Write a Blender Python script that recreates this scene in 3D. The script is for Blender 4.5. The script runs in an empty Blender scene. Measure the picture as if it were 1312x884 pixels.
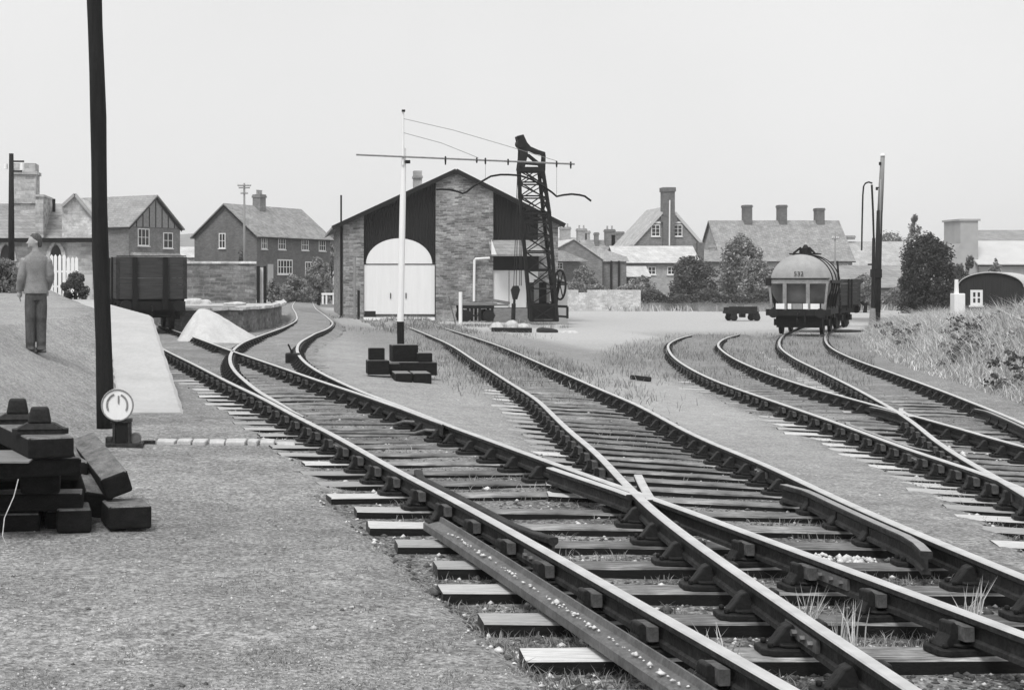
import bpy, math, random
import numpy as np
from mathutils import Vector, Matrix
R=math.radians
random.seed(7); rng=np.random.default_rng(11)
sc=bpy.context.scene; COL=sc.collection
# ------------------------------------------------------------------ camera model (survey of the yard)
EYE=1.62; FOC=1950.0; HORY=360.0; CXP=330.0
def ax(px,Y): return (px-CXP)*Y/FOC
def az(py,Y): return EYE+(HORY-py)*Y/FOC
cam=bpy.data.cameras.new('camera'); co=bpy.data.objects.new('camera',cam); COL.objects.link(co); sc.camera=co
co.location=(0,0,EYE); co.rotation_euler=(R(90),0,0)
cam.sensor_width=36; cam.lens=FOC/1312*36; cam.shift_x=(656-CXP)/1312; cam.shift_y=-(442-HORY)/1312
cam.clip_start=.1; cam.clip_end=6000
# ------------------------------------------------------------------ materials
def newmat(name):
    m=bpy.data.materials.new(name); m.use_nodes=True; nt=m.node_tree; b=nt.nodes['Principled BSDF']
    return m,nt,b
def g3(v): return (v,v,v,1)
def coords(nt,mode='obj',sc_=(1,1,1)):
    t=nt.nodes.new('ShaderNodeTexCoord'); mp=nt.nodes.new('ShaderNodeMapping'); mp.inputs['Scale'].default_value=sc_
    nt.links.new(t.outputs['Object'],mp.inputs['Vector']); return mp.outputs['Vector']
def noise(nt,vec,scale,detail=4,rough=.6):
    n=nt.nodes.new('ShaderNodeTexNoise'); n.inputs['Scale'].default_value=scale; n.inputs['Detail'].default_value=detail; n.inputs['Roughness'].default_value=rough
    if vec is not None: nt.links.new(vec,n.inputs['Vector'])
    return n.outputs['Fac']
def ramp(nt,fac,stops):
    r=nt.nodes.new('ShaderNodeValToRGB'); el=r.color_ramp.elements
    while len(el)<len(stops): el.new(.5)
    for e_,(p,v) in zip(el,stops): e_.position=p; e_.color=g3(v)
    nt.links.new(fac,r.inputs['Fac']); return r.outputs['Color']
def mix(nt,fac,a,b,mode='MIX'):
    m=nt.nodes.new('ShaderNodeMix'); m.data_type='RGBA'; m.blend_type=mode
    for inp,val in ((m.inputs['Factor'],fac),(m.inputs[6],a),(m.inputs[7],b)):
        if isinstance(val,(int,float)): inp.default_value = val if inp==m.inputs['Factor'] else g3(val)
        else: nt.links.new(val,inp)
    return m.outputs[2]
def mth(nt,op,a,b=0.0):
    m=nt.nodes.new('ShaderNodeMath'); m.operation=op
    for i,val in enumerate((a,b)):
        if isinstance(val,(int,float)): m.inputs[i].default_value=val
        else: nt.links.new(val,m.inputs[i])
    return m.outputs[0]
def bump(nt,b,h,strength=.4,dist=.02):
    n=nt.nodes.new('ShaderNodeBump'); n.inputs['Strength'].default_value=strength; n.inputs['Distance'].default_value=dist
    nt.links.new(h,n.inputs['Height']); nt.links.new(n.outputs['Normal'],b.inputs['Normal'])
def plain(name,v,var=.25,scale=6,rough=.8,metal=0,bmp=.2,stretch=(1,1,1),fine=40):
    m,nt,b=newmat(name); vec=coords(nt,sc_=stretch)
    n1=noise(nt,vec,scale,5,.65); n2=noise(nt,vec,fine,3,.6)
    c=ramp(nt,n1,[(.25,v*(1-var)),(.5,v),(.78,v*(1+var))])
    c2=ramp(nt,n2,[(.3,1-var*.7),(.7,1+var*.4)])
    nt.links.new(mix(nt,1.0,c,c2,'MULTIPLY'),b.inputs['Base Color'])
    b.inputs['Roughness'].default_value=rough; b.inputs['Metallic'].default_value=metal; b.inputs['Specular IOR Level'].default_value=.5 if v>.1 else .22
    if bmp: bump(nt,b,n2,bmp,.01)
    return m
def masonry(name,c1,c2,mortar,bw,bh,ms=.02,distort=.0,var=.35,rough=.9,bmp=.5):
    m,nt,b=newmat(name); t=nt.nodes.new('ShaderNodeTexCoord'); s=nt.nodes.new('ShaderNodeSeparateXYZ'); nt.links.new(t.outputs['Object'],s.inputs[0])
    u=mth(nt,'ADD',s.outputs[0],s.outputs[1]); cb=nt.nodes.new('ShaderNodeCombineXYZ'); nt.links.new(u,cb.inputs[0]); nt.links.new(s.outputs[2],cb.inputs[1])
    vec=cb.outputs[0]
    if distort:
        nz=nt.nodes.new('ShaderNodeTexNoise'); nz.inputs['Scale'].default_value=2.2; nz.inputs['Detail'].default_value=3; nt.links.new(t.outputs['Object'],nz.inputs['Vector'])
        vm=nt.nodes.new('ShaderNodeVectorMath'); vm.operation='SCALE'; nt.links.new(nz.outputs['Color'],vm.inputs[0]); vm.inputs['Scale'].default_value=distort
        va=nt.nodes.new('ShaderNodeVectorMath'); nt.links.new(vec,va.inputs[0]); nt.links.new(vm.outputs[0],va.inputs[1]); vec=va.outputs[0]
    br=nt.nodes.new('ShaderNodeTexBrick'); nt.links.new(vec,br.inputs['Vector'])
    br.inputs['Scale'].default_value=1; br.inputs['Brick Width'].default_value=bw; br.inputs['Row Height'].default_value=bh; br.inputs['Mortar Size'].default_value=ms; br.inputs['Mortar Smooth'].default_value=.3
    br.inputs['Color1'].default_value=g3(c1); br.inputs['Color2'].default_value=g3(c2); br.inputs['Mortar'].default_value=g3(mortar)
    n1=noise(nt,t.outputs['Object'],.9,6,.7); n2=noise(nt,t.outputs['Object'],9,4,.7)
    c=mix(nt,1.0,br.outputs['Color'],ramp(nt,n1,[(.3,1-var),(.7,1+var)]),'MULTIPLY')
    c=mix(nt,1.0,c,ramp(nt,n2,[(.3,1-var*.6),(.7,1+var*.6)]),'MULTIPLY')
    nt.links.new(c,b.inputs['Base Color']); b.inputs['Roughness'].default_value=rough
    if bmp:
        h=mix(nt,.5,mth(nt,'SUBTRACT',1.0,br.outputs['Fac']),n2); bump(nt,b,h,bmp,.03)
    return m
M={}
M['rubble']=masonry('rubble_stone',.34,.1,.24,.42,.12,.02,.2,.5,bmp=.8)
M['rubble_dark']=masonry('rubble_stone_dark',.24,.08,.16,.5,.17,.03,.22,.5)
M['rubble_pale']=masonry('limewashed_stone',.62,.42,.5,.4,.16,.02,.15,.35)
M['stone_station']=masonry('station_stone',.5,.26,.4,.5,.2,.02,.08,.3)
M['brick_dark']=masonry('brick_dark',.15,.09,.16,.23,.075,.01,0,.25)
M['brick_mid']=masonry('brick_mid',.22,.14,.22,.23,.075,.01,0,.3)
M['brick_pale']=masonry('brick_pale',.4,.28,.36,.23,.075,.01,0,.3)
M['tile']=masonry('roof_tile',.34,.22,.14,.28,.13,.012,.01,.28)
M['tile_pale']=masonry('roof_tile_pale',.45,.34,.25,.3,.16,.012,.01,.25)
M['slate']=masonry('roof_slate',.3,.23,.16,.35,.18,.01,0,.2)
M['slate_pale']=masonry('roof_slate_pale',.55,.45,.35,.35,.18,.01,0,.2)
M['slate_white']=plain('sheet_roof_white',.5,.1,1,.6,0,.1)
M['black_board']=plain('tarred_boards',.009,.4,3,.7,0,.2,(6,6,.3))
M['dark_wood']=plain('dark_wood',.018,.5,4,.85,0,.3,(1,1,1))
M['wagon_wood']=plain('wagon_planks',.05,.45,3,.8,0,.3,(.6,.6,5))
M['white_paint']=plain('white_paint',.8,.06,3,.6,0,.1,(4,4,.5))
M['door_paint']=plain('door_paint',.78,.05,1.2,.6,0,.1,(4,4,.3))
M['window_white']=plain('window_white',.75,.05,3,.6,0,0)
M['glass']=plain('window_glass',.03,.3,1,.12,0,0)
M['trim_dark']=plain('dark_trim',.01,.3,3,.7,0,.1)
M['steel_dark']=plain('dark_steel',.012,.5,5,.6,.0,.3)
M['crane_steel']=plain('crane_steel',.014,.5,5,.65,.0,.2)
M['rust_iron']=plain('rusty_iron',.032,.7,9,.7,.0,.4)
M['iron_weathered']=plain('weathered_iron',.16,.4,9,.55,.5,.3)
M['cast_chair']=plain('cast_chair_iron',.018,.6,12,.6,.0,.5)
M['key_wood']=plain('key_wood',.10,.6,14,.8,0,.4)
M['pole_wood']=plain('tarred_pole',.014,.6,3,.75,0,.5,(5,5,.4))
M['pole_grey']=plain('grey_pole',.24,.3,3,.8,0,.3,(5,5,.4))
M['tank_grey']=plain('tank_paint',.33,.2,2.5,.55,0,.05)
M['tank_low']=plain('tank_paint_lower',.13,.3,2.5,.6,0,.05)  # darker tone for the lower half of the tank
M['frame_grey']=plain('wagon_frame_grey',.24,.3,5,.7,0,.1)
M['concrete']=plain('dusty_concrete',.43,.13,1.6,.92,0,.15,fine=18)
M['sand']=plain('white_sand',.52,.14,4,.95,0,.6,fine=22)
M['slab']=plain('slab_stone',.5,.25,7,.9,0,.5)
M['rock']=plain('pale_rock',.5,.35,5,.9,0,.6)
M['jacket']=plain('tweed_jacket',.23,.25,7,.95,0,.6,fine=60)
M['trouser']=plain('dark_trousers',.085,.35,6,.95,0,.5,(1,1,.5),fine=40)
M['skin']=plain('skin',.36,.08,9,.6,0,0)
M['hair']=plain('grey_hair',.09,.4,30,.8,0,.4)
M['shoe']=plain('shoe_leather',.1,.3,9,.5,0,0)
M['dry_soil']=plain('dark_soil',.035,.4,6,.95,0,.6)
M['mill_wood']=plain('grey_timber',.2,.4,4,.9,0,.4,(1,6,6))
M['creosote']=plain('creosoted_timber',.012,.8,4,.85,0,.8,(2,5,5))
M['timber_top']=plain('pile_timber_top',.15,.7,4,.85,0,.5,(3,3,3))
M['wall_render']=plain('pale_render',.5,.12,1.4,.9,0,.1)
M['wall_grey']=plain('grey_render',.36,.15,1.2,.9,0,.1)
M['timbered']=plain('gable_pebbledash',.26,.3,5,.9,0,.2)
M['ballast_stone']=plain('ballast_stone',.09,.6,14,.9,0,.3)
M['hut_board']=plain('hut_boards',.028,.5,3,.85,0,.5,(7,7,.4))
M['debris']=plain('pale_debris',.6,.3,20,.9,0,.3)
def leafmat(name,v):
    m,nt,b=newmat(name); oi=nt.nodes.new('ShaderNodeNewGeometry')
    c=ramp(nt,oi.outputs['Random Per Island'],[(0,v*.45),(.5,v),(1,v*1.9)])
    nt.links.new(c,b.inputs['Base Color']); b.inputs['Roughness'].default_value=.75
    tr=nt.nodes.new('ShaderNodeBsdfTranslucent'); nt.links.new(c,tr.inputs['Color'])
    ms=nt.nodes.new('ShaderNodeMixShader'); ms.inputs[0].default_value=.3
    out=[n for n in nt.nodes if n.type=='OUTPUT_MATERIAL'][0]
    nt.links.new(b.outputs[0],ms.inputs[1]); nt.links.new(tr.outputs[0],ms.inputs[2]); nt.links.new(ms.outputs[0],out.inputs['Surface'])
    return m
M['leaf_dark']=leafmat('leaf_dark',.10); M['leaf_mid']=leafmat('leaf_mid',.24); M['leaf_pale']=leafmat('leaf_pale',.2)
M['needle']=leafmat('needle',.05)
M['turf_blade']=leafmat('turf_blade',.3); M['grass']=leafmat('grass_blades',.24); M['grass_dry']=leafmat('dry_grass',.42); M['weed']=leafmat('weed',.26); M['bank_blade']=leafmat('bank_blade',.48)
def railtop():
    m,nt,b=newmat('polished_railhead'); vec=coords(nt)
    n=noise(nt,vec,5,4); nt.links.new(ramp(nt,n,[(.3,.62),(.7,.85)]),b.inputs['Base Color'])
    b.inputs['Metallic'].default_value=.85; b.inputs['Roughness'].default_value=.42; return m
M['rail_top']=railtop()
M['rail_dull']=plain('dull_railhead',.34,.3,7,.5,.5,.1)
def sleepertop():   # weathered sleeper tops: pale bare ends, oil-stained between the rails (object x = 0 at the left rail)
    m,nt,b=newmat('sleeper_top'); t=nt.nodes.new('ShaderNodeTexCoord'); s=nt.nodes.new('ShaderNodeSeparateXYZ'); nt.links.new(t.outputs['Object'],s.inputs[0])
    mp=nt.nodes.new('ShaderNodeMapping'); mp.inputs['Scale'].default_value=(1.2,16,16); nt.links.new(t.outputs['Object'],mp.inputs['Vector'])
    gr=noise(nt,mp.outputs[0],3,5,.7); bl=noise(nt,t.outputs['Object'],2.3,4,.7); oi=nt.nodes.new('ShaderNodeObjectInfo')
    wob=mth(nt,'ADD',s.outputs[0],mth(nt,'MULTIPLY',mth(nt,'SUBTRACT',bl,.5),.25))
    rr=nt.nodes.new('ShaderNodeMapRange'); rr.inputs[1].default_value=-.2; rr.inputs[2].default_value=-.02; nt.links.new(wob,rr.inputs[0])
    pale=ramp(nt,gr,[(.25,.2),(.5,.46),(.72,.64)]); oil=ramp(nt,gr,[(.3,.035),(.48,.15),(.7,.36)])
    oil=mix(nt,1.0,oil,ramp(nt,bl,[(.3,.45),(.7,1.7)]),'MULTIPLY')
    c=mix(nt,rr.outputs[0],pale,oil)
    c=mix(nt,1.0,c,ramp(nt,oi.outputs['Random'],[(0,.62),(1,1.25)]),'MULTIPLY')
    nt.links.new(c,b.inputs['Base Color']); b.inputs['Roughness'].default_value=.85; bump(nt,b,gr,.6,.012); return m
M['sl_top']=sleepertop(); M['sl_side']=plain('sleeper_side',.014,.5,5,.9,0,.5,(1,10,10)); M['sl_end']=plain('sleeper_end',.07,.5,5,.9,0,.5)
def groundmat():
    m,nt,b=newmat('yard_ground'); t=nt.nodes.new('ShaderNodeTexCoord'); P=t.outputs['Object']
    def at(n): a=nt.nodes.new('ShaderNodeAttribute'); a.attribute_name=n; return a.outputs['Fac']
    fine=noise(nt,P,30,3,.7); mid=noise(nt,P,6,5,.7); big=noise(nt,P,.5,5,.6)
    vo=nt.nodes.new('ShaderNodeTexVoronoi'); vo.inputs['Scale'].default_value=60; nt.links.new(P,vo.inputs['Vector'])
    sp=ramp(nt,vo.outputs['Color'],[(.0,.55),(.5,1.0),(.85,1.15),(1,1.6)])
    c=ramp(nt,fine,[(.3,.10),(.5,.27),(.7,.48)])
    c=mix(nt,1.0,c,ramp(nt,mid,[(.3,.74),(.7,1.25)]),'MULTIPLY'); c=mix(nt,1.0,c,ramp(nt,big,[(.3,.8),(.7,1.18)]),'MULTIPLY')
    c=mix(nt,.3,c,mix(nt,1.0,c,sp,'MULTIPLY')); pt=noise(nt,P,1.6,5,.75); c=mix(nt,1.0,c,ramp(nt,pt,[(.3,.8),(.5,1.0),(.7,1.14)]),'MULTIPLY')
    pale=mix(nt,1.0,ramp(nt,fine,[(.3,.38),(.7,.58)]),ramp(nt,mid,[(.3,.85),(.7,1.1)]),'MULTIPLY')
    c=mix(nt,at('pale'),c,pale)
    pf=mth(nt,'ADD',at('oil'),mth(nt,'MULTIPLY',mth(nt,'SUBTRACT',mid,.5),mth(nt,'MULTIPLY',at('oil'),1.0)))
    mr=nt.nodes.new('ShaderNodeMapRange'); mr.inputs[1].default_value=.2; mr.inputs[2].default_value=.85; nt.links.new(pf,mr.inputs[0])
    oil=mix(nt,1.0,ramp(nt,fine,[(.28,.04),(.44,.09),(.56,.19),(.72,.42)]),ramp(nt,mid,[(.3,.7),(.7,1.5)]),'MULTIPLY')
    c=mix(nt,mr.outputs[0],c,oil)
    c=mix(nt,at('green'),c,mix(nt,1.0,ramp(nt,fine,[(.3,.12),(.7,.32)]),ramp(nt,mid,[(.3,.7),(.7,1.3)]),'MULTIPLY'))
    nt.links.new(c,b.inputs['Base Color']); b.inputs['Roughness'].default_value=.95; b.inputs['Specular IOR Level'].default_value=.15
    bump(nt,b,mix(nt,.5,fine,vo.outputs['Distance']),.9,.03); return m
M['ground']=groundmat()
# ------------------------------------------------------------------ mesh helpers
class MB:
    def __init__(s): s.v=[]; s.f=[]; s.m=[]
    def add(s,vs,fs,mi=0):
        o=len(s.v); s.v+= [tuple(v) for v in vs]
        for i,f in enumerate(fs): s.f.append(tuple(a+o for a in f)); s.m.append(mi if isinstance(mi,int) else mi[i])
        return s
    def box(s,x0,x1,y0,y1,z0,z1,mi=0,T=None):
        vs=[Vector((x,y,z)) for z in (z0,z1) for y in (y0,y1) for x in (x0,x1)]
        if T is not None: vs=[T@v for v in vs]
        return s.add(vs,[(0,2,3,1),(4,5,7,6),(0,1,5,4),(2,6,7,3),(0,4,6,2),(1,3,7,5)],mi)
    def taper(s,cx,cy,z0,z1,w0,d0,w1,d1,mi=0,T=None):
        vs=[]
        for z,w,d in ((z0,w0,d0),(z1,w1,d1)):
            for sx,sy in ((-1,-1),(1,-1),(1,1),(-1,1)): vs.append(Vector((cx+sx*w/2,cy+sy*d/2,z)))
        if T is not None: vs=[T@v for v in vs]
        return s.add(vs,[(3,2,1,0),(4,5,6,7),(0,1,5,4),(1,2,6,5),(2,3,7,6),(3,0,4,7)],mi)
    def beam(s,p,q,w,h=None,mi=0,up=(0,0,1)):
        p,q=Vector(p),Vector(q); h=h or w; d=(q-p).normalized(); u=Vector(up)
        if abs(d.dot(u))>.95: u=Vector((0,1,0)) if abs(d.y)<.9 else Vector((1,0,0))
        a=d.cross(u).normalized(); c=a.cross(d)
        vs=[b+a*sx*w/2+c*sz*h/2 for b in (p,q) for sx,sz in ((-1,-1),(1,-1),(1,1),(-1,1))]
        return s.add(vs,[(3,2,1,0),(4,5,6,7),(0,1,5,4),(1,2,6,5),(2,3,7,6),(3,0,4,7)],mi)
    def tube(s,pts,r,n=8,mi=0,caps=True):
        pts=[Vector(p) for p in pts]; rs=r if isinstance(r,(list,tuple)) else [r]*len(pts); vs=[]; fs=[]
        for i,p in enumerate(pts):
            d=(pts[min(i+1,len(pts)-1)]-pts[max(i-1,0)]).normalized(); u=Vector((0,0,1)) if abs(d.z)<.9 else Vector((0,1,0))
            a=d.cross(u).normalized(); c=a.cross(d)
            for k in range(n): t=2*math.pi*k/n; vs.append(p+(a*math.cos(t)+c*math.sin(t))*rs[i])
        for i in range(len(pts)-1):
            for k in range(n): fs.append((i*n+k,i*n+(k+1)%n,(i+1)*n+(k+1)%n,(i+1)*n+k))
        if caps: fs.append(tuple(range(n))[::-1]); fs.append(tuple(range((len(pts)-1)*n,len(pts)*n)))
        return s.add(vs,fs,mi)
    def prism(s,poly,a0,a1,axis='y',mi=0,T=None):
        n=len(poly); mk={'y':lambda u,w,a:(u,a,w),'x':lambda u,w,a:(a,u,w),'z':lambda u,w,a:(u,w,a)}[axis]
        vs=[Vector(mk(u,w,a)) for a in (a0,a1) for u,w in poly]
        if T is not None: vs=[T@v for v in vs]
        fs=[tuple(range(n))[::-1],tuple(range(n,2*n))]+[(i,(i+1)%n,n+(i+1)%n,n+i) for i in range(n)]
        return s.add(vs,fs,mi)
    def build(s,name,mats,parent=None,loc=(0,0,0),smooth=False,rot=None,fix=True):
        me=bpy.data.meshes.new(name); me.from_pydata([tuple(v) for v in s.v],[],s.f)
        if not isinstance(mats,(list,tuple)): mats=[mats]
        for m in mats: me.materials.append(m)
        if len(mats)>1: me.polygons.foreach_set('material_index',s.m)
        if smooth: me.polygons.foreach_set('use_smooth',[True]*len(s.f))
        if fix:
            import bmesh
            b=bmesh.new(); b.from_mesh(me); bmesh.ops.recalc_face_normals(b,faces=b.faces); b.to_mesh(me); b.free()
        me.update(); o=bpy.data.objects.new(name,me); COL.objects.link(o); o.location=loc
        if rot: o.rotation_euler=rot
        if parent is not None: o.parent=parent
        return o
def tag(o,label=None,cat=None,group=None,kind=None):
    if label: o['label']=label
    if cat: o['category']=cat
    if group: o['group']=group
    if kind: o['kind']=kind
    return o
def thing(name,label,cat,loc=(0,0,0),rz=0,group=None):
    o=bpy.data.objects.new(name,None); COL.objects.link(o); o.location=loc; o.rotation_euler=(0,0,rz); o.empty_display_size=.3
    return tag(o,label,cat,group)
def bevel(o,w=.01,seg=1):
    m=o.modifiers.new('bevel','BEVEL'); m.width=w; m.segments=seg; m.limit_method='ANGLE'; return o
def fastmesh(name,V,Fc,mats,mi=None,k=3,smooth=False):
    me=bpy.data.meshes.new(name); nv=len(V); nf=len(Fc); me.vertices.add(nv); me.vertices.foreach_set('co',np.asarray(V,np.float32).ravel())
    me.loops.add(nf*k); me.loops.foreach_set('vertex_index',np.asarray(Fc,np.int32).ravel())
    me.polygons.add(nf); me.polygons.foreach_set('loop_start',np.arange(nf,dtype=np.int32)*k)
    for m in mats: me.materials.append(m)
    if mi is not None: me.polygons.foreach_set('material_index',np.asarray(mi,np.int32))
    if smooth: me.polygons.foreach_set('use_smooth',np.ones(nf,bool))
    me.update(calc_edges=True); me.validate(); o=bpy.data.objects.new(name,me); COL.objects.link(o); return o
# ------------------------------------------------------------------ levels, tracks
def ss(a,b,x):
    t=np.clip((np.asarray(x,float)-a)/(b-a),0,1); return t*t*(3-2*t)
def X1(Y): return np.interp(Y,[4,8.9,17,26,40,200],[4.0,3.3,2.1,1.6,1.8,1.8])
def ehead(X,Y):
    return -0.5*(1-np.exp(-np.maximum(X-X1(Y),0)/5.0))*ss(7,20,Y)
def curve(kn):
    Yk=np.array([k[1] for k in kn],float); Xk=np.array([k[0] for k in kn],float); yy=np.arange(Yk[0],Yk[-1]+.01,.25)
    # catmull style: monotone cubic (pchip-like) then light smoothing
    d=np.gradient(Xk,Yk); i=np.clip(np.searchsorted(Yk,yy,side='right')-1,0,len(Yk)-2); h=Yk[i+1]-Yk[i]; t=(yy-Yk[i])/h
    xx=(2*t**3-3*t**2+1)*Xk[i]+(t**3-2*t**2+t)*h*d[i]+(-2*t**3+3*t**2)*Xk[i+1]+(t**3-t**2)*h*d[i+1]
    w=np.ones(7)/7; xp=np.concatenate([xx[0]-(xx[1]-xx[0])*np.arange(3,0,-1),xx,xx[-1]+(xx[-1]-xx[-2])*np.arange(1,4)])
    return np.convolve(xp,w,'valid'),yy
def off(c,d):
    x,y=c; tx=np.gradient(x); ty=np.gradient(y); n=np.hypot(tx,ty); return x+ty/n*d, y-tx/n*d
def fx(c): return lambda Y:np.interp(Y,c[1],c[0])
GA=1.50
cF=curve([(2.42,2.5),(2.3,4.3),(2.13,6),(1.98,7.2),(1.76,9),(1.5,11),(1.19,13.1),(.84,15.8),(.48,18.2),(.1,20.9),(-.42,24.2),(-1.2,29.4),(-2.1,35.3),(-3.05,42),(-4.4,51),(-5.6,60)])
cE=off(cF,GA)
cD0=curve([(fx(cE)(2.5),2.5),(fx(cE)(4.3),4.3),(fx(cE)(6),6),(fx(cE)(9),9),(fx(cE)(11),11),(fx(cE)(13.1),13.1),(fx(cE)(15.8),15.8),(2.06,18),(1.83,20),(1.57,22),(1.31,24.7),(1.06,28),(.93,31.4),(.93,35.8),(1.12,40.2),(1.56,44.9),(2.48,54),(3.1,63),(3.35,72.6),(3.7,95.7),(4.9,136)])
cG=off(cD0,-GA)
cI=curve([(4.12,3),(4.14,6),(4.2,8),(4.25,9.3),(4.35,10.8),(4.53,12.4),(4.72,13.8),(4.86,14.9),(5.2,17.8),(5.52,20.5),(5.8,23),(6.15,28),(6.6,35),(7.3,46),(7.58,54),(7.85,64),(8.4,78),(8.5,84)])
cH=off(cI,-1.54)
cJ=curve([(5.25,8.5),(5.75,10.5),(6.35,12.6),(7.23,16.4),(7.84,19.5),(8.2,22.1),(8.6,25.4),(9.18,30.2),(10.27,36.5),(11.97,44.2),(13.88,51.2),(16.09,57.3),(18.2,62)])
cK=off(cJ,1.55)
cM=curve([(7.2,10.5),(8.3,13.8),(9.6,17.6),(10.98,21.8),(12.43,26.9),(14.23,33.8),(15.95,40.6),(18.1,48),(19.9,53.3),(22.6,60.5),(27,71),(32,82)])
cL=off(cM,-1.53)
F_,E_,D_,G_,H_,I_,J_,K_,L_,M_=[fx(c) for c in (cF,cE,cD0,cG,cH,cI,cJ,cK,cL,cM)]
# ------------------------------------------------------------------ terrain
EDGY=[20.8,22.8,25.35,27.6,30.4,37.8,50,60,80,140]; EDGX=[-1.01,-1.19,-1.53,-1.8,-2.12,-3.35,-5.2,-6.7,-9.5,-17]
RMPZ=[-.19,.04,.45,.7,.93,.95,.95,.95,.95,.95]
_ey=np.linspace(20.8,30.4,11); _ez=-.19+1.12*ss(20.8,31,_ey); _epy=HORY+(EYE-_ez)*FOC/_ey; _epx=237-42*(530-_epy)/127
EDGY=[8]+list(_ey)+[37.8,50,60,80,140]; EDGX=[-.45]+list((_epx-CXP)*_ey/FOC)+[-3.35,-5.2,-6.7,-9.5,-17]; RMPZ=[-.19]+list(_ez)+[.95]*5
def edge(Y): return np.interp(Y,EDGY,EDGX)
def rmp(Y): return np.where(Y<20.8,-.19-.03*(20.8-Y)-.011*(20.8-Y)**2,np.interp(Y,EDGY,RMPZ))
LAT=[rng.random((64,64)) for _ in range(3)]
def vn(X,Y,s,k=0):
    x=X/s; y=Y/s; xi=np.floor(x).astype(int); yi=np.floor(y).astype(int); fx_=x-xi; fy=y-yi; fx_=fx_*fx_*(3-2*fx_); fy=fy*fy*(3-2*fy); L=LAT[k]
    a=L[xi%64,yi%64]; b=L[(xi+1)%64,yi%64]; c=L[xi%64,(yi+1)%64]; d=L[(xi+1)%64,(yi+1)%64]
    return (a*(1-fx_)+b*fx_)*(1-fy)+(c*(1-fx_)+d*fx_)*fy-.5
def inband(X,lo,hi,s=.35): return ss(lo-s,lo,X)*(1-ss(hi,hi+s,X))
def trackmask(X,Y):
    m=np.where(Y<13,inband(X,F_(Y)-.62,I_(Y)+.12,.2),0)
    m=np.maximum(m,np.where((Y>=12.6)&(Y<60),inband(X,F_(Y)-.3,np.maximum(E_(Y),np.where(Y<38,D_(Y),-99))+.2),0))
    m=np.maximum(m,np.where((Y>=36)&(Y<130),inband(X,G_(Y)-.15,D_(Y)+.15),0))
    m=np.maximum(m,np.where((Y>=12.6)&(Y<83),inband(X,H_(Y)-.25,I_(Y)+.2),0))
    m=np.maximum(m,np.where((Y>=9)&(Y<25),inband(X,J_(Y)-.25,M_(Y)+.2),0))
    m=np.maximum(m,np.where((Y>=24)&(Y<62),np.maximum(inband(X,J_(Y)-.25,K_(Y)+.2),inband(X,L_(Y)-.2,M_(Y)+.2)),0))
    return m
def ground(X,Y,micro=True):
    X=np.asarray(X,float); Y=np.asarray(Y,float)
    b=ehead(X,Y)-.19
    dep=np.interp(Y,[4,9,13,18,30,40,50,60,70],[.085,.075,.05,.035,.008,-.02,-.065,-.12,-.165])+.02*vn(X,Y,.5,2)*(Y<30)
    b=b-dep*trackmask(X,Y)
    # left embankment beside the earth platform
    d=edge(Y)-.95-X; r=rmp(Y); cap=.95+np.clip((Y-25)*.011,0,.6)
    lb=r+.55*np.log1p(np.exp(np.clip(d*6,-30,30)))/6*np.where(d>-.3,1,1); lb=np.minimum(lb,cap)
    left=np.where(X<edge(Y)-.04,lb,-9.)
    left=np.where((X>=edge(Y)-.95)&(Y>20.8)&(X<edge(Y)),np.minimum(r-.06,9),left)
    h=np.maximum(b,left) if True else b
    t=ss(-.25,.0,left-b)*0
    h=np.where((X<edge(Y)-.04)&(Y>20.8),np.maximum(left,b),np.maximum(b,left))
    # right-hand overgrown bank
    dm=X-M_(Y); rb=(.95-.75*ss(40,62,Y))*ss(1.4,5.0,dm)*(1-ss(75,95,Y))+.12*ss(2,4,dm)*vn(X,Y,3.1)*2
    h=h+np.where(dm>0,rb,0)
    if micro:
        cal=1-.75*trackmask(X,Y)*(Y<20)
        h=h+(.035*vn(X,Y,1.7)+.018*vn(X,Y,.45,1)+.012*vn(X,Y,.17,2))*cal*np.where(Y<70,1,.3)
    return h
def gz(X,Y): return float(ground(np.array([X]),np.array([Y]),False)[0])
def axis(segs):
    out=[segs[0][0]]
    for a,b,st in segs:
        n=max(1,int(round((b-a)/st))); out+=list(np.linspace(a,b,n+1)[1:])
    return np.array(out)
gxs=axis([(-2600,-400,220),(-400,-80,32),(-80,-14,3),(-14,-5,.3),(-5,7,.075),(7,14,.14),(14,26,.3),(26,90,3),(90,400,31),(400,2600,220)])
gys=axis([(-40,2,3),(2,28,.11),(28,62,.3),(62,150,2),(150,400,25),(400,3000,260)])
GX,GY=np.meshgrid(gxs,gys); GZ=ground(GX,GY)
nx,ny=len(gxs),len(gys)
V=np.stack([GX.ravel(),GY.ravel(),GZ.ravel()],1)
ii=(np.arange(ny-1)[:,None]*nx+np.arange(nx-1)[None,:]).ravel()
gr=fastmesh('ground',V,np.stack([ii,ii+1,ii+nx+1,ii+nx],1),[M['ground']],k=4,smooth=True); tag(gr,kind='structure')
def setattr_(o,n,val):
    a=o.data.attributes.new(n,'FLOAT','POINT'); a.data.foreach_set('value',np.asarray(val,np.float32).ravel())
TMk=trackmask(GX,GY)
oil=TMk*np.interp(GY,[4,9,16,22,34,50],[1,.95,.8,.7,.4,.15])
oil*=1-.65*ss(-.05,.22,vn(GX,GY,.9,1))
pale=np.clip(ss(9,26,GY)*inband(GX,I_(GY)+.6,J_(GY)-.9,.8)*.55+ss(46,75,GY)*.95*inband(GX,6.5,90,3)*(1-ss(114,122,GY)),0,1)*(1-TMk)
pale=np.maximum(pale,.3*ss(.0,1.0,edge(GY)-.9-GX)*(GY>14)*(GY<70))  # left bank coloured lighter to make up for shading on its slope
pale=np.maximum(pale,.35*ss(10,20,GY)*inband(GX,D_(GY)+.8,H_(GY)-.8,.6)*(1-TMk))
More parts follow.
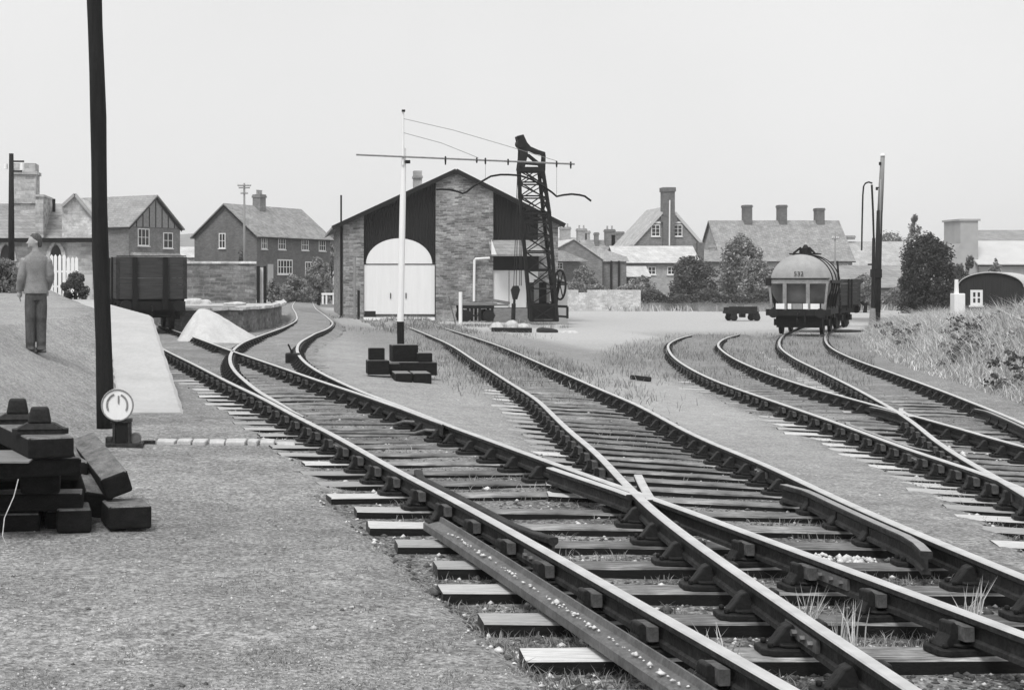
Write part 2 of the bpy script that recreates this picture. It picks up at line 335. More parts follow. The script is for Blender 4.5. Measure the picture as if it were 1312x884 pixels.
green=np.clip(ss(1.0,2.2,GX-M_(GY))*(GY<95)+ss(117,120,GY)+.7*ss(30,44,GY)*inband(GX,4,10,1.5)*(1-ss(62,74,GY))+.55*ss(30,50,GY)*inband(GX,J_(GY)-1.2,M_(GY)+1,1)*(1-ss(62,72,GY)),0,1)
for rf_,ya,yb in ((F_,4,57),(D_,4,60),(E_,17,50),(G_,18,60),(H_,4,50),(I_,4,50),(J_,9,55),(K_,10,55),(L_,11,60),(M_,12,60)):
    oil=np.maximum(oil,np.where((GY>ya)&(GY<yb),.95*np.exp(-((GX-rf_(GY))/.22)**2)*np.interp(GY,[4,30,60],[1,.8,.4]),0))
setattr_(gr,'oil',oil); setattr_(gr,'pale',pale); setattr_(gr,'green',green)
# hills
hm=MB(); n=80
for i in range(n+1):
    px=-700+2800*i/n; Y=900; top={}
    py=np.interp(px,[-700,0,150,250,330,430,600,720,900,1000,1150,1225,1400,2100],[322,330,308,297,305,318,325,322,330,330,318,318,318,318])+3*math.sin(i*1.7)+2*math.sin(i*.6)
    X=ax(px,Y); hm.v+= [(X,Y-260,-3),(X,Y-90,az(py,Y)*.6),(X,Y,az(py,Y)),(X,Y+300,az(py,Y)*.9)]
    if i: 
        o=4*(i-1)
        for k in range(3): hm.f.append((o+k,o+4+k,o+5+k,o+1+k)); hm.m.append(0)
tag(hm.build('hills',plain('distant_hills',.2,.3,.02,.95,0,0,fine=.2),smooth=True),kind='structure')
# path on the earth platform
ys=np.arange(20.8,62,.4); pm=MB()
for i,y in enumerate(ys):
    e0=float(edge(y)); z=float(rmp(np.array(y)))+.015; zb=float(ehead(e0+.05,y))-.4; j=.008*math.sin(i*2.3)
    w=.95 if y>22 else .95-.0
    pm.v+= [(e0-w-.02+j*2,y,z-.05),(e0-w+.05+j*2,y,z),(e0-.06+j,y,z),(e0+j,y,z-.04),(e0+j,y,zb)]
    if i:
        o=5*(i-1)
        for k in range(4): pm.f.append((o+k,o+k+1,o+6+k,o+5+k)); pm.m.append(0 if k<3 else 1)
pm.f.append((0,1,2,3,4)); pm.m.append(0)
tag(pm.build('platform_path',[M['concrete'],M['rubble_dark']]),kind='structure')
# ------------------------------------------------------------------ rails
PROF=[(-.030,0),(.030,0),(.036,-.008),(.036,-.034),(.024,-.044),(.010,-.052),(.010,-.108),(.026,-.118),(.028,-.142),(-.028,-.142),(-.026,-.118),(-.010,-.108),(-.010,-.052),(-.024,-.044),(-.036,-.034),(-.036,-.008)]
def sweep(name,c,y0,y1,label,cat='rail',dz=0,top='rail_top',parent=None,taper=None,lift=None,group=None):
    ys=[]; y=y0
    while y<y1: ys.append(y); y+= .3 if y<30 else .8
    ys.append(y1); mb=MB(); n=len(PROF)
    for i,y in enumerate(ys):
        x=float(c(y)); dx=(float(c(y+.15))-float(c(y-.15)))/.3; L=math.hypot(dx,1); nx_,ny_=1/L,-dx/L
        z=float(ehead(np.array(x),np.array(y)))+dz; w=1
        if taper and y<y0+taper: w=.25+.75*(y-y0)/taper
        for u,v in PROF: mb.v.append((x+nx_*u*w,y+ny_*u*w,z+v))
        if i:
            o=n*(i-1)
            for k in range(n): mb.f.append((o+k,o+(k+1)%n,o+n+(k+1)%n,o+n+k)); mb.m.append(1 if k==0 else (1 if k in(1,15) and top=='rail_top' else 0))
    mb.f.append(tuple(range(n))); mb.m.append(0); o=len(mb.v)-n; mb.f.append(tuple(range(o,o+n))); mb.m.append(0)
    ob=mb.build(name,[M['rust_iron'],M[top]],parent)
    if parent is None: tag(ob,label,cat,group)
    return ob
def lin(x0,y0,x1,y1,bend=None):
    return lambda y:x0+(x1-x0)*(y-y0)/(y1-y0)
sweep('rail',F_,3,57,'long curved running rail nearest the pale platform ramp')
sweep('rail',lambda y:np.where(y<17.2,D_(y),D_(y)),2.8,134,'right rail of the left siding, curving round towards the brick house')
def bladeE(y): return np.where(y<20,np.maximum(0,1)*(np.minimum(E_(y),D_(y)-.07)),E_(y))
sweep('rail',bladeE,17.2,57,'rail starting as a switch blade and passing in front of the white sand heap',dz=.002,taper=3)
def bladeG(y): return np.maximum(G_(y),F_(y)+.07) if y<22 else G_(y)
sweep('rail',bladeG,18.2,134,'rail starting as a switch blade and curving past the stone bank behind the sand heap',dz=.002,taper=3)
sweep('rail',H_,2.8,83,'left rail of the middle line, crossing another rail in the foreground',dz=.002)
sweep('rail',I_,2.8,83,'right rail of the line running towards the yard crane, edged by bare ground')
sweep('rail',J_,9,59,'curved rail bordering the open ash ground, leftmost of the right-hand tracks')
sweep('rail',K_,10.6,60,'second rail from the left of the right-hand tracks, with a hooked far end',dz=.002)
sweep('rail',L_,11,80,'rail running under the left wheels of the tank wagon')
sweep('rail',M_,12,80,'outermost right rail beside the overgrown bank')
# crossings (frogs)
t=thing('rail_crossing','iron crossing where two rails cut in the foreground, with bent wing rails','crossing',(0,0,0))
wf=lambda c,d,y0,fl:(lambda y:float(c(y))+d+(1 if d>0 else -1)*.09*max(0,(y-fl)/.5))
sweep('wing_rail',lambda y:float(H_(y))+.072+max(0,y-11.3)*.07,11.3,12.95,'',parent=t,dz=-.003)
sweep('wing_rail',lambda y:float(D_(y))-.085-max(0,y-11.9)*.03,11.6,13.3,'',parent=t,dz=-.006)
t=thing('rail_crossing','iron crossing among the right-hand tracks where two rails cut','crossing',(0,0,0))
sweep('wing_rail',wf(L_,.10,22.6,24.0),22.7,24.4,'',parent=t,dz=-.003)
sweep('wing_rail',wf(K_,-.10,22.9,24.0),22.9,24.5,'',parent=t,dz=-.004,top='rail_dull')
def flare(c,d,y0,y1):
    s=1 if d>0 else -1
    return lambda y:float(c(y))+d+s*.10*max(0,(y0+.45-y)/.45)+s*.10*max(0,(y-(y1-.45))/.45)
sweep('check_rail',flare(F_,.115,9.7,13.2),9.7,13.2,'dark rusty check rail inside the left running rail in the foreground','check rail',dz=-.015,top='rust_iron')
sweep('check_rail',flare(I_,-.105,9.2,12.6),9.2,12.6,'check rail with bright flared end inside the right rail of the middle line','check rail',dz=-.006,top='rail_dull')
sweep('check_rail',flare(J_,.11,17.2,21.5),17.2,21.5,'short check rail inside the leftmost rail of the right-hand tracks','check rail',dz=-.006,top='rail_dull')
sweep('check_rail',flare(M_,-.11,20.2,24.5),20.2,24.5,'short check rail inside the outermost right rail','check rail',dz=-.006,top='rail_dull')
RAILS=[o for o in bpy.data.objects if o.name.startswith('rail') and 'crossing' not in o.name and o.type=='MESH']
def fish(parent,c,y):
    x=float(c(y)); dx=(float(c(y+.2))-float(c(y-.2)))/.4; an=-math.atan(dx); T_m=Matrix.Translation((x,y,float(ehead(x,y))))@Matrix.Rotation(an,4,'Z')
    for s_ in(-1,1):
        f=MB().box(min(s_*.014,s_*.034),max(s_*.014,s_*.034),-.23,.23,-.112,-.05,0,T_m)
        for q in(-.17,-.06,.06,.17): f.tube([T_m@Vector((s_*.034,q,-.08)),T_m@Vector((s_*.058,q,-.08))],.017,6)
        f.build('fishplate',M['iron_weathered'],parent)
for i_,c_,y_ in ((0,F_,9.28),(0,F_,15.6),(4,H_,7.3),(4,H_,16.2),(1,D_,8.75),(5,I_,14.4),(6,J_,16.9),(9,M_,18.3)): fish(RAILS[i_],c_,y_)
# rail lying on its side beside the near rail
lm=MB(); pr=[(-.16,.03),(-.16,-.03),(-.135,-.036),(-.12,-.01),(.10,-.012),(.115,-.04),(.155,-.04),(.16,-.02),(.16,.04),(.12,.05),(.10,.012),(-.12,.012),(-.135,.04)]
yy=np.arange(4.6,10.9,.45); n=len(pr)
for i,y in enumerate(yy):
    x=float(F_(y))-.255
    for u,v in pr: lm.v.append((x+u*.44,y,-.12+v*.8+u*.10))
    if i:
        o=n*(i-1)
        for k in range(n): lm.f.append((o+k,o+(k+1)%n,o+n+(k+1)%n,o+n+k)); lm.m.append(0)
lm.f.append(tuple(range(n))); lm.m.append(0); o=len(lm.v)-n; lm.f.append(tuple(range(o,o+n))); lm.m.append(0)
tag(lm.build('loose_rail',M['iron_weathered']),'loose rusty rail lying on its side across the sleeper ends beside the near rail','loose rail')
# ------------------------------------------------------------------ sleepers and chairs
def chair_mesh():
    mb=MB()
    def slab(w,d,z0,z1,ch=.05):
        poly=[(-w/2+ch,-d/2),(w/2-ch,-d/2),(w/2,-d/2+ch*.7),(w/2,d/2-ch*.7),(w/2-ch,d/2),(-w/2+ch,d/2),(-w/2,d/2-ch*.7),(-w/2,-d/2+ch*.7)]
        mb.prism(poly,z0,z1,'z')
    slab(.40,.20,-.19,-.155); slab(.22,.15,-.155,-.135,.03)
    # outer jaw (side -x) tall with bolt bosses; inner jaw (+x)
    mb.prism([(-.17,-.155),(-.06,-.155),(-.085,-.05),(-.10,-.03),(-.125,-.035),(-.13,-.09)],-.05,.05,'y')
    mb.prism([(.015,-.155),(.15,-.155),(.115,-.11),(.075,-.055),(.045,-.042),(.032,-.06),(.016,-.10)],-.045,.045,'y')
    for sx in(-1,1):
        for sy in(-1,1): mb.tube([(sx*.155,sy*.055,-.155),(sx*.155,sy*.055,-.13)],.017,6)
    o=mb.build('rail_chair',[M['cast_chair']]); bevel(o,.006); me=o.data; return o
ch0=chair_mesh(); CH=ch0.data
kb=MB().box(-.085,-.036,-.09,.085,-.115,-.045); k0=kb.build('key',[M['key_wood']]); KY=k0.data
bpy.data.objects.remove(k0)
bpy.data.objects.remove(ch0)
def mkchair(parent,x,y,z,rz,key=True):
    o=bpy.data.objects.new('rail_chair',CH); COL.objects.link(o); o.parent=parent; o.location=(x,y,z); o.rotation_euler=(0,0,rz)
    if key:
        bm=o.modifiers.new('bevel','BEVEL'); bm.width=.008; bm.segments=2; bm.limit_method='ANGLE'
        k=bpy.data.objects.new('key',KY); COL.objects.link(k); k.parent=o; k.location=(0,random.uniform(-.03,.03),0)
def sleeper(x0,x1,yc,rz,rails,label,group,wid=.25,xl=None,chairs=True):
    """x0..x1 extents along the sleeper at depth yc; rails: list of rail functions"""
    xl=xl if xl is not None else x0+.5
    zc=float(ehead((x0+x1)/2,yc)); zl=float(ehead(x0,yc)); zr=float(ehead(x1,yc))
    root_loc=(xl,yc,float(ehead(xl,yc)))
    t=(x1-x0); th=math.atan2(zr-zl,t)
    mb=MB(); ns=max(4,int(t/.35)); w=wid/2; h=.13; c=.012
    prof=[(-w,-h),(-w,-c),(-w+c,0),(w-c,0),(w,-c),(w,-h)]
    je=random.uniform(-.13,.05); ja=random.uniform(-.04,.04); wob=[random.uniform(-.006,.006) for _ in range(ns+1)]
    for i in range(ns+1):
        x=x0-xl+je+(t)*(i/ns); 
        for u,v in prof: mb.v.append((x+random.uniform(-.008,.008)*(i in(0,ns)),u+wob[i]+random.uniform(-.003,.003),v+random.uniform(-.004,.002)))
        if i:
            o=6*(i-1)
            for k,mi in zip(range(5),(1,0,0,0,1)): mb.f.append((o+k,o+k+1,o+7+k,o+6+k)); mb.m.append(mi)
    mb.f.append(tuple(range(6))); mb.m.append(2); o=6*ns; mb.f.append(tuple(range(o,o+6))); mb.m.append(2)
    s=mb.build('sleeper',[M['sl_top'],M['sl_side'],M['sl_end']],None,(root_loc[0],root_loc[1],root_loc[2]-.19)); s.rotation_euler=(random.uniform(-.01,.01),-th,rz+ja*.4)
    tag(s,label,'sleeper',group)
    if chairs:
        done=[]
        for c_ in rails:
            # intersection of the rail with this sleeper's axis
            yy=yc
            for _ in range(3): xr=float(c_(yy)); yy=yc+(xr-xl)*math.tan(rz)
            if any(abs(xr-q)<.3 for q in done): continue
            done.append(xr); dx=(float(c_(yy+.2))-float(c_(yy-.2)))/.4
            lx=(xr-xl)/math.cos(rz); flip=math.pi if random.random()<0 else 0
            mkchair(s,lx,0,.19,-math.atan(dx)-rz+(math.pi if len(done)%2==0 else 0),yc<42)
    return s
def run(y0,y1,lo,hi,rails,label,group,step=.76,el=.52,er=.52,follow=None,chairs=True):
    y=y0
    while y<y1:
        rz=0
        if follow is not None:
            dx=(float(follow(y+.5))-float(follow(y-.5))); rz=-math.atan(dx)
        xl=float(lo(y))
        # shorten/lengthen with the slope of the sleeper
        sleeper(xl-el,float(hi(y))+er,y,rz,rails,label,group,xl=xl,chairs=chairs)
        y+=step*math.cos(rz)+random.uniform(-.03,.03)
mx=lambda *fs:(lambda y:max(float(f(y)) for f in fs)); mn=lambda *fs:(lambda y:min(float(f(y)) for f in fs))
S1=('long weathered crossing timber under all four rails in the foreground','foreground crossing timbers')
run(4.4,12.5,F_,I_,[F_,H_,D_,I_],*S1,el=.56)
run(12.9,17.0,F_,D_,[F_,D_],'weathered sleeper of the left line just beyond the foreground crossing','left line sleepers beyond the crossing',follow=F_)
run(17.2,37,mn(F_,G_),mx(D_,E_),[F_,G_,E_,D_],'timber of the left turnout, pale ended, beside the platform ramp','left turnout timbers',follow=lambda y:(F_(y)+D_(y))/2)
run(12.9,47,H_,I_,[H_,I_],'sleeper of the middle line that runs towards the yard crane, half sunk in weeds','middle line sleepers',follow=I_)
run(37.8,56,F_,E_,[F_,E_],'sleeper between the platform edge and the sand heap, leading to the open wagon','sleepers leading to the open wagon',follow=F_)
run(37.8,66,G_,D_,[G_,D_],'half buried sleeper of the siding curving past the stone loading bank','siding sleepers past the loading bank',follow=D_)
run(10.6,25,J_,M_,[J_,K_,L_,M_],'long timber carrying both right-hand tracks before they divide','right turnout timbers',el=.6,follow=lambda y:(J_(y)+M_(y))/2)
run(25.7,56,J_,K_,[J_,K_],'sleeper of the right-hand track that hooks away before the tank wagon','right-hand curved track sleepers',el=.6,follow=J_)
run(25.7,60,L_,M_,[L_,M_],'weed-covered sleeper of the track under the tank wagon','tank wagon track sleepers',follow=M_)
# ------------------------------------------------------------------ building helper
def roofpair(mb,L,D,hw,hr,ov=.35,ove=.3,th=.12,ym=None,mi=0):
    ym=D/2 if ym is None else ym
    sl=(hr-hw)/ym
    for s in (0,1):
        if s==0: a=(-ove,hw-ove*sl); b=(ym,hr)
        else: sl2=(hr-hw)/(D-ym); a=(D+ove,hw-ove*sl2); b=(ym,hr)
        poly=[(a[0],a[1]+.02),(b[0],b[1]+.02),(b[0],b[1]+.02+th),(a[0],a[1]+.02+th)]
        mb.prism(poly,-ov,L+ov,'x',mi)
def window(parent,x,z,w,h,nm=2,nt=1,face='front',y=0,fr='window_white',gl='glass',fw=.08,D=0,L=0,dep=.05):
    """frame + pane on a local face. face front: y plane facing -y; left: x plane facing -x at x=y; right"""
    a=MB(); p=MB()
    def T(u,v,d):
        return {'front':(u,y-d,v),'back':(u,y+d,v),'left':(y-d,u,v),'right':(y+d,u,v)}[face]
    def bx(m,u0,u1,v0,v1,d0,d1):
        A=T(u0,v0,d0); B=T(u1,v1,d1); m.box(min(A[0],B[0]),max(A[0],B[0]),min(A[1],B[1]),max(A[1],B[1]),min(A[2],B[2]),max(A[2],B[2]))
    x0,x1=x-w/2,x+w/2; z0,z1=z,z+h
    bx(a,x0,x0+fw,z0,z1,.0,dep); bx(a,x1-fw,x1,z0,z1,.0,dep); bx(a,x0+fw,x1-fw,z0,z0+fw,.0,dep); bx(a,x0+fw,x1-fw,z1-fw,z1,.0,dep)
    for i in range(1,nm+1): u=x0+w*i/(nm+1); bx(a,u-fw*.4,u+fw*.4,z0+fw,z1-fw,.0,dep-.01)
    for i in range(1,nt+1): v=z0+h*i/(nt+1); bx(a,x0+fw,x1-fw,v-fw*.25,v+fw*.25,.0,dep-.015)
    bx(a,x0-.06,x1+.06,z0-.08,z0-.003,.0,dep+.07)
    bx(p,x0+.01,x1-.01,z0+.01,z1-.01,.002,.02)
    f=a.build('window',M[fr],parent); p.build('pane',M[gl],f); return f
def chimney(parent,x,y,z0,z1,w,d,mat='brick_dark',pots=0):
    c=MB().box(x-w/2,x+w/2,y-d/2,y+d/2,z0,z1-.3).box(x-w/2-.07,x+w/2+.07,y-d/2-.07,y+d/2+.07,z1-.3,z1-.12).box(x-w/2-.02,x+w/2+.02,y-d/2-.02,y+d/2+.02,z1-.12,z1)
    o=c.build('chimney',M[mat],parent)
    for i in range(pots):
        px=x+(i-(pots-1)/2)*w/max(pots,1)
        MB().tube([(px,y,z1),(px,y,z1+.32),(px,y,z1+.4)],[.11,.09,.12],10).build('chimney_pot',M['brick_pale'],o)
    return o
def house(name,label,loc,yaw,L,D,hw,hr,wall='brick_dark',roof='tile',zb=-1.5,cat='house',group=None,ove=.3,ov=.3,ym=None,barge=True):
    t=thing(name,label,cat,loc,yaw,group); ym=D/2 if ym is None else ym
    MB().prism([(0,zb),(D,zb),(D,hw),(ym,hr),(0,hw)],0,L,'x').build('wall',M[wall],t)
    r=MB(); roofpair(r,L,D,hw,hr,ov,ove,ym=ym); r=r.build('roof',M[roof],t)
    if barge:
        b=MB(); b.beam((-ov,-ove,hw-ove*(hr-hw)/ym+.02),(L+ov,-ove,hw-ove*(hr-hw)/ym+.02),.12,.1)
        b.beam((-.2,0,hw-.02-.0),(-.2,ym,hr-.05),.06,.2); b.beam((-.2,D,hw-.02),(-.2,ym,hr-.05),.06,.2)
        b.build('bargeboard',M['trim_dark'],t)
    return t,r
# --- semi-detached brick house left of the shed
yaw=math.atan2(11,6.9)
t,r=house('brick_house','dark brick semi-detached house with one chimney behind the stone wall, left of the goods shed',(-.07,133,0),yaw,13,6.6,5.62,8.35)
for x in (1.2,4.2,8.3,11.5): window(t,x,4.42,1.25 if x>2 else .95,1.0,2,1)
window(t,4.75,2.2,2.6,1.35,4,1,fw=.12); window(t,9.3,2.15,1.9,1.25,3,1,fw=.1)
window(t,3.6,4.5,.7,1.35,1,1,'left',0)
dm=MB().box(1.8,2.7,-.05,0,.9,3.1).build('door',M['wall_render'],t)
chimney(r,5.2,3.0,7.3,9.5,1.0,.8,'brick_mid',3)
# --- half timbered house behind the wagon
L=8.5; a=R(-35); A=(ax(165,126),126)
t,r=house('brick_house','brick house with a timbered gable and two white windows behind the open wagon',(A[0]-L*math.cos(a),A[1]-L*math.sin(a),0),a,L,6.9,6.2,8.75,'brick_mid','slate')
g=MB().prism([(.5,6.15),(6.4,6.15),(3.45,8.45)],L+.003,L+.06,'x'); g.build('gable_panel',M['timbered'],t)
g=MB()
for k in range(7): u=.9+k*.85; top=6.2+min(u-.4,6.5-u)*.72; g.beam((L+.08,u,6.15),(L+.08,u,max(top,6.3)),.08,.05)
g.beam((L+.1,-.15,5.98),(L+.1,3.45,8.72),.06,.26); g.beam((L+.1,7.05,5.98),(L+.1,3.45,8.72),.06,.26); g.build('timber_frame',M['trim_dark'],t)
window(t,1.9,4.55,1.5,1.45,2,1,'right',L); window(t,5.2,4.4,1.3,1.35,1,1,'right',L)
lr=MB().prism([(L+.01,4.0),(L+.01,3.45),(L+1.5,3.1),(L+1.5,3.2)],.2,6.7,'y'); lr.build('porch_roof',M['tile'],t)
MB().box(L+.01,L+1.3,.4,6.5,-.5,3.15).build('porch',M['brick_pale'],t)
# --- stone station building at far left
Y=78; zt=az(305,Y); gL=.7
t=thing('station_building','stone station building with pointed arches, slate roof and big square chimney at the left edge','station building',(0,Y,0))
xL=ax(-60,Y); xR=ax(121,Y)
MB().box(xL,xR,0,7,0,zt).build('wall',M['stone_station'],t)
rf=MB().prism([(-.35,zt-.1),(3.2,az(262,Y)+.2),(3.6,az(262,Y)+.2),(7.3,zt-.1),(7.3,zt-.25),(-.35,zt-.25)],xL,ax(84,Y),'x').build('roof',M['slate'],t)
MB().box(xL,xR+.15,-.5,-.2,zt-.22,zt-.02).build('eaves_board',M['trim_dark'],t)
gb=MB().prism([(ax(80,Y),zt),(ax(122,Y),zt),(ax(122,Y),az(282,Y)),(ax(97,Y),az(251,Y)),(ax(80,Y),az(266,Y))],-.18,6,'y').build('gable',M['rubble_pale'],t)
cp=MB().beam((ax(122.5,Y),-.25,az(281,Y)),(ax(97,Y),-.25,az(249.5,Y)),.4,.14).beam((ax(97,Y),-.25,az(249.5,Y)),(ax(80,Y),-.25,az(265,Y)),.4,.14); cp.build('coping',M['wall_grey'],t)
MB().box(ax(47,Y),ax(57,Y),-.42,3,zt,az(253,Y)).box(ax(46,Y),ax(58,Y),-.5,3.1,az(253,Y),az(250,Y)).build('pilaster',M['stone_station'],t)
MB().tube([(ax(64,Y),1.5,az(270,Y)),(ax(64,Y),1.5,az(253,Y))],.08,8).build('vent_pipe',M['trim_dark'],t)
c=MB().box(ax(6,Y),ax(38,Y),2.2,3.6,zt,az(218,Y)).box(ax(4,Y),ax(40,Y),2.1,3.7,az(258,Y),az(255,Y)).box(ax(4,Y),ax(40,Y),2.1,3.7,az(220,Y),az(216,Y)).box(ax(6.5,Y),ax(37,Y),2.25,3.55,az(216,Y),az(205,Y)); c.build('chimney',M['stone_station'],rf)
for px in (72,8,-30):
    w=ax(px+13,Y)-ax(px-13,Y); xc=ax(px,Y); z0=1.0; zs=az(335,Y); pts=[]; fr=[]
    for k in range(9): 
        f=k/8; pts.append((xc-w*.36+w*.72*f, zs+ (az(314,Y)-zs)*(math.sin(math.pi*f)**.75)))
    poly=[(xc-w*.36,z0)]+[]
    w0=MB().prism([(xc-w*.36,z0)]+pts+[(xc+w*.36,z0)],-.03,-.003,'y').build('arched_window',M['glass'],t)
    ar=MB(); P2=[(xc+(x-xc)*1.25,z+(.12 if 0<i<8 else 0)) for i,(x,z) in enumerate(pts)]
    for i in range(8): ar.beam((P2[i][0],-.08,P2[i][1]),(P2[i+1][0],-.08,P2[i+1][1]),.2,.16)
    ar.build('arch_stones',M['rubble_pale'],w0)
# --- goods shed
Y=84; s=Y/FOC
SH=thing('goods_shed','stone goods shed with tarred boarding, arched white doors and a central rubble pier','goods shed',(ax(440,Y),Y,0),R(-1.2))
X0=ax(440,Y)
def lx(px): return ax(px,Y)-X0
zg=-.75; Wd=lx(714); zE=az(290,Y)+.15; zR=az(221,Y); xa=lx(583)
def roofz(x): return zR-abs(x-xa)*(zR-zE)/(xa if x<xa else Wd-xa)
MB().prism([(0,zg),(Wd,zg),(Wd,zE),(xa,zR-.02),(0,zE)],.35,18,'y').build('wall',M['rubble'],SH)
def pier(x0,x1,y0=0.0,y1=.35,zbot=zg,nm='stone_pier',mt='rubble'):
    xs=[x0]+([xa] if x0<xa<x1 else [])+[x1]
    poly=[(x0,zbot),(x1,zbot)]+[(x,roofz(x)-.03) for x in xs[::-1]]
    return MB().prism(poly,y0,y1-.002,'y').build(nm,M[mt],SH)
pier(0,lx(466)); pier(lx(558),lx(631),-.12); pier(lx(689),Wd)
# boarding above the arch
def boards(x0,x1,arch=None,zb=None,name='boarding'):
    mb=MB(); w=.17; x=x0+.005
    while x<x1-.01:
        xe=min(x+w-.012,x1-.005); b=[]
        for u in (x,xe):
            if arch: cx,hw_,zs,ra=arch; q=(u-cx)/hw_; b.append(zs+ra*math.sqrt(max(0,1-q*q)) if abs(q)<1 else zs)
            else: b.append(zb)
        ts=[roofz(x)-.04,roofz(xe)-.04]
        mb.prism([(x,b[0]),(xe,b[1]),(xe,ts[1]),(x,ts[0])],.2,.28+random.uniform(-.01,.01),'y'); x+=w
    return mb.build(name,M['black_board'],SH)
acx=(lx(465)+lx(558))/2; ahw=(lx(553.5)-lx(469))/2; zs=az(337,Y); ra=az(305,Y)-zs
boards(lx(466),lx(558),(acx,ahw,zs,ra)); boards(lx(631),lx(689),None,az(346,Y))
# doors
zd0=az(404.5,Y); dx0,dx1=lx(466),lx(557.5)
for k,(a,b) in enumerate(((dx0+.02,acx-.01),(acx+.01,dx1-.02))):
    d=MB(); nb=12; w=(b-a)/nb
    for i in range(nb): d.box(a+i*w,a+(i+1)*w-.003,.12,.19+.004*(i%2),zd0,zs-.06)
    dr=d.build('door',M['door_paint'],SH)
    MB().box(a,b,.09,.118,zs-.09,zs-.04).box(a,b,.095,.118,zd0+.02,zd0+.08).build('ledge',M['trim_dark'],dr)
    hx=acx+(-.5 if k==0 else .35); MB().box(hx,hx+.05,.07,.118,zd0+.95,zd0+1.25).build('handle',M['trim_dark'],dr)
tp=[(acx+ahw*math.cos(t_),zs+ra*math.sin(t_)-.02) for t_ in np.linspace(0,math.pi,25)]
MB().prism([(acx-ahw,zs-.04)]+[(x,z) for x,z in tp[::-1]]+[(acx+ahw,zs-.04)],.18,.24,'y').build('arch_panel',M['door_paint'],SH)
MB().box(dx0-.05,dx0-.001,.05,.2,zd0,zs).box(dx1+.001,dx1+.06,.05,.2,zd0,zs).build('door_frame',M['trim_dark'],SH)
# roof
oh=.62; rb=MB()
def rz_(x): return zR-abs(x-xa)*(zR-zE)/(xa if x<xa else Wd-xa)
for (xe,) in ((-oh,),(Wd+oh*.5,)):
    zz=zR-abs(xe-xa)*(zR-zE)/(xa if xe<xa else Wd-xa)
    rb.prism([(xe,zz),(xa,zR),(xa,zR+.14),(xe,zz+.14)],-.35,18.4,'y')
rf=rb.build('roof',M['slate'],SH)
vb=MB()
for xe in (-oh,Wd+oh*.5):
    zz=zR-abs(xe-xa)*(zR-zE)/(xa if xe<xa else Wd-xa); vb.beam((xe,-.38,zz+.02),(xa,-.38,zR+.05),.06,.24)
vb.build('bargeboard',M['trim_dark'],SH)
c=MB().box(lx(538)-.0,lx(549),4.2,4.9,roofz(lx(545)),az(212,Y)).box(lx(537),lx(550),4.1,5,az(222,Y),az(219,Y)); c.build('chimney',M['brick_pale'],rf)
MB().box(lx(646),lx(650),6,6.4,roofz(lx(648)),az(232,Y)).build('chimney',M['wall_grey'],rf)
dp=MB().tube([(-.09,.6,zg),(-.09,.6,zE)],.07,8); dp.tube([(-.12,.2,az(250,Y)),(-.12,.2,zE-.1)],.05,8); dp.tube([(-.12,.2,zg),(-.12,.2,zE)],.06,8); dp.build('downpipe',M['trim_dark'],SH)
# lean-to porch roof and office door behind crane
pr_=MB().prism([(-1.5,az(327,Y)),(-1.5,az(329,Y)),(0,az(309,Y)-.1),(0,az(308,Y))],lx(625),lx(690),'x').build('porch_roof',M['slate'],SH)
MB().prism([(lx(624.6),az(327,Y)),(lx(624.6),az(308,Y)),(lx(631),az(327,Y))],-1.5,-1.42,'y').build('porch_cheek',M['white_paint'],SH)
MB().box(lx(631),lx(689),-.1,.19,az(346,Y),az(327,Y)).build('porch_shade',M['trim_dark'],SH)  # dark block standing in for the shade under the porch roof
for a,b in ((630,651.5),(652,674),(675,689)):
    MB().box(lx(a),lx(b)-.02,.0,.12,az(394,Y),az(346.5,Y)).build('door',M['door_paint'],SH)
MB().box(lx(620),lx(716),-1.4,-.02,zg,az(395,Y)).build('loading_step',M['mill_wood'],SH)
MB().tube([(lx(626),-.3,az(331,Y)),(lx(608),-.3,az(332,Y)),(lx(606.5),-.3,az(334,Y)),(lx(606),-.3,az(386,Y))],.07,8).build('drainpipe',M['white_paint'],SH)
# posts by the left pier
for px,top,mt in ((454.5,330,'pole_grey'),(459.5,372,'trim_dark')):
    o=MB().tube([(0,0,0),(0,0,az(top,82)-gz(ax(px,82),82))],.07,8).build('post',M[mt],None,(ax(px,82),82,gz(ax(px,82),82)))
    tag(o,'thin pale post standing against the left pier of the shed' if mt=='pole_grey' else 'short dark post beside the thin pale post at the shed door','post')
# bogie / stop block under left door
t=thing('wheel_stop','small dark wheeled block on the rails in front of the white shed door','wheel stop',(ax(474,80),80,gz(ax(474,80),80)),0)
MB().box(-.28,.28,-.3,.3,.15,.5).build('block',M['dark_wood'],t)
for sx in(-.2,.2): MB().tube([(sx,-.36,.15),(sx,-.3,.15)],.15,12).build('wheel',M['steel_dark'],t)
Yw=79.5; o=MB().box(ax(466,Yw),ax(557,Yw),0,.2,az(410.5,Yw),az(406.5,Yw)).build('door_sill',M['white_paint'],None,(0,Yw,0)); tag(o,'white painted timber lying along the foot of the arched shed doors','timber')
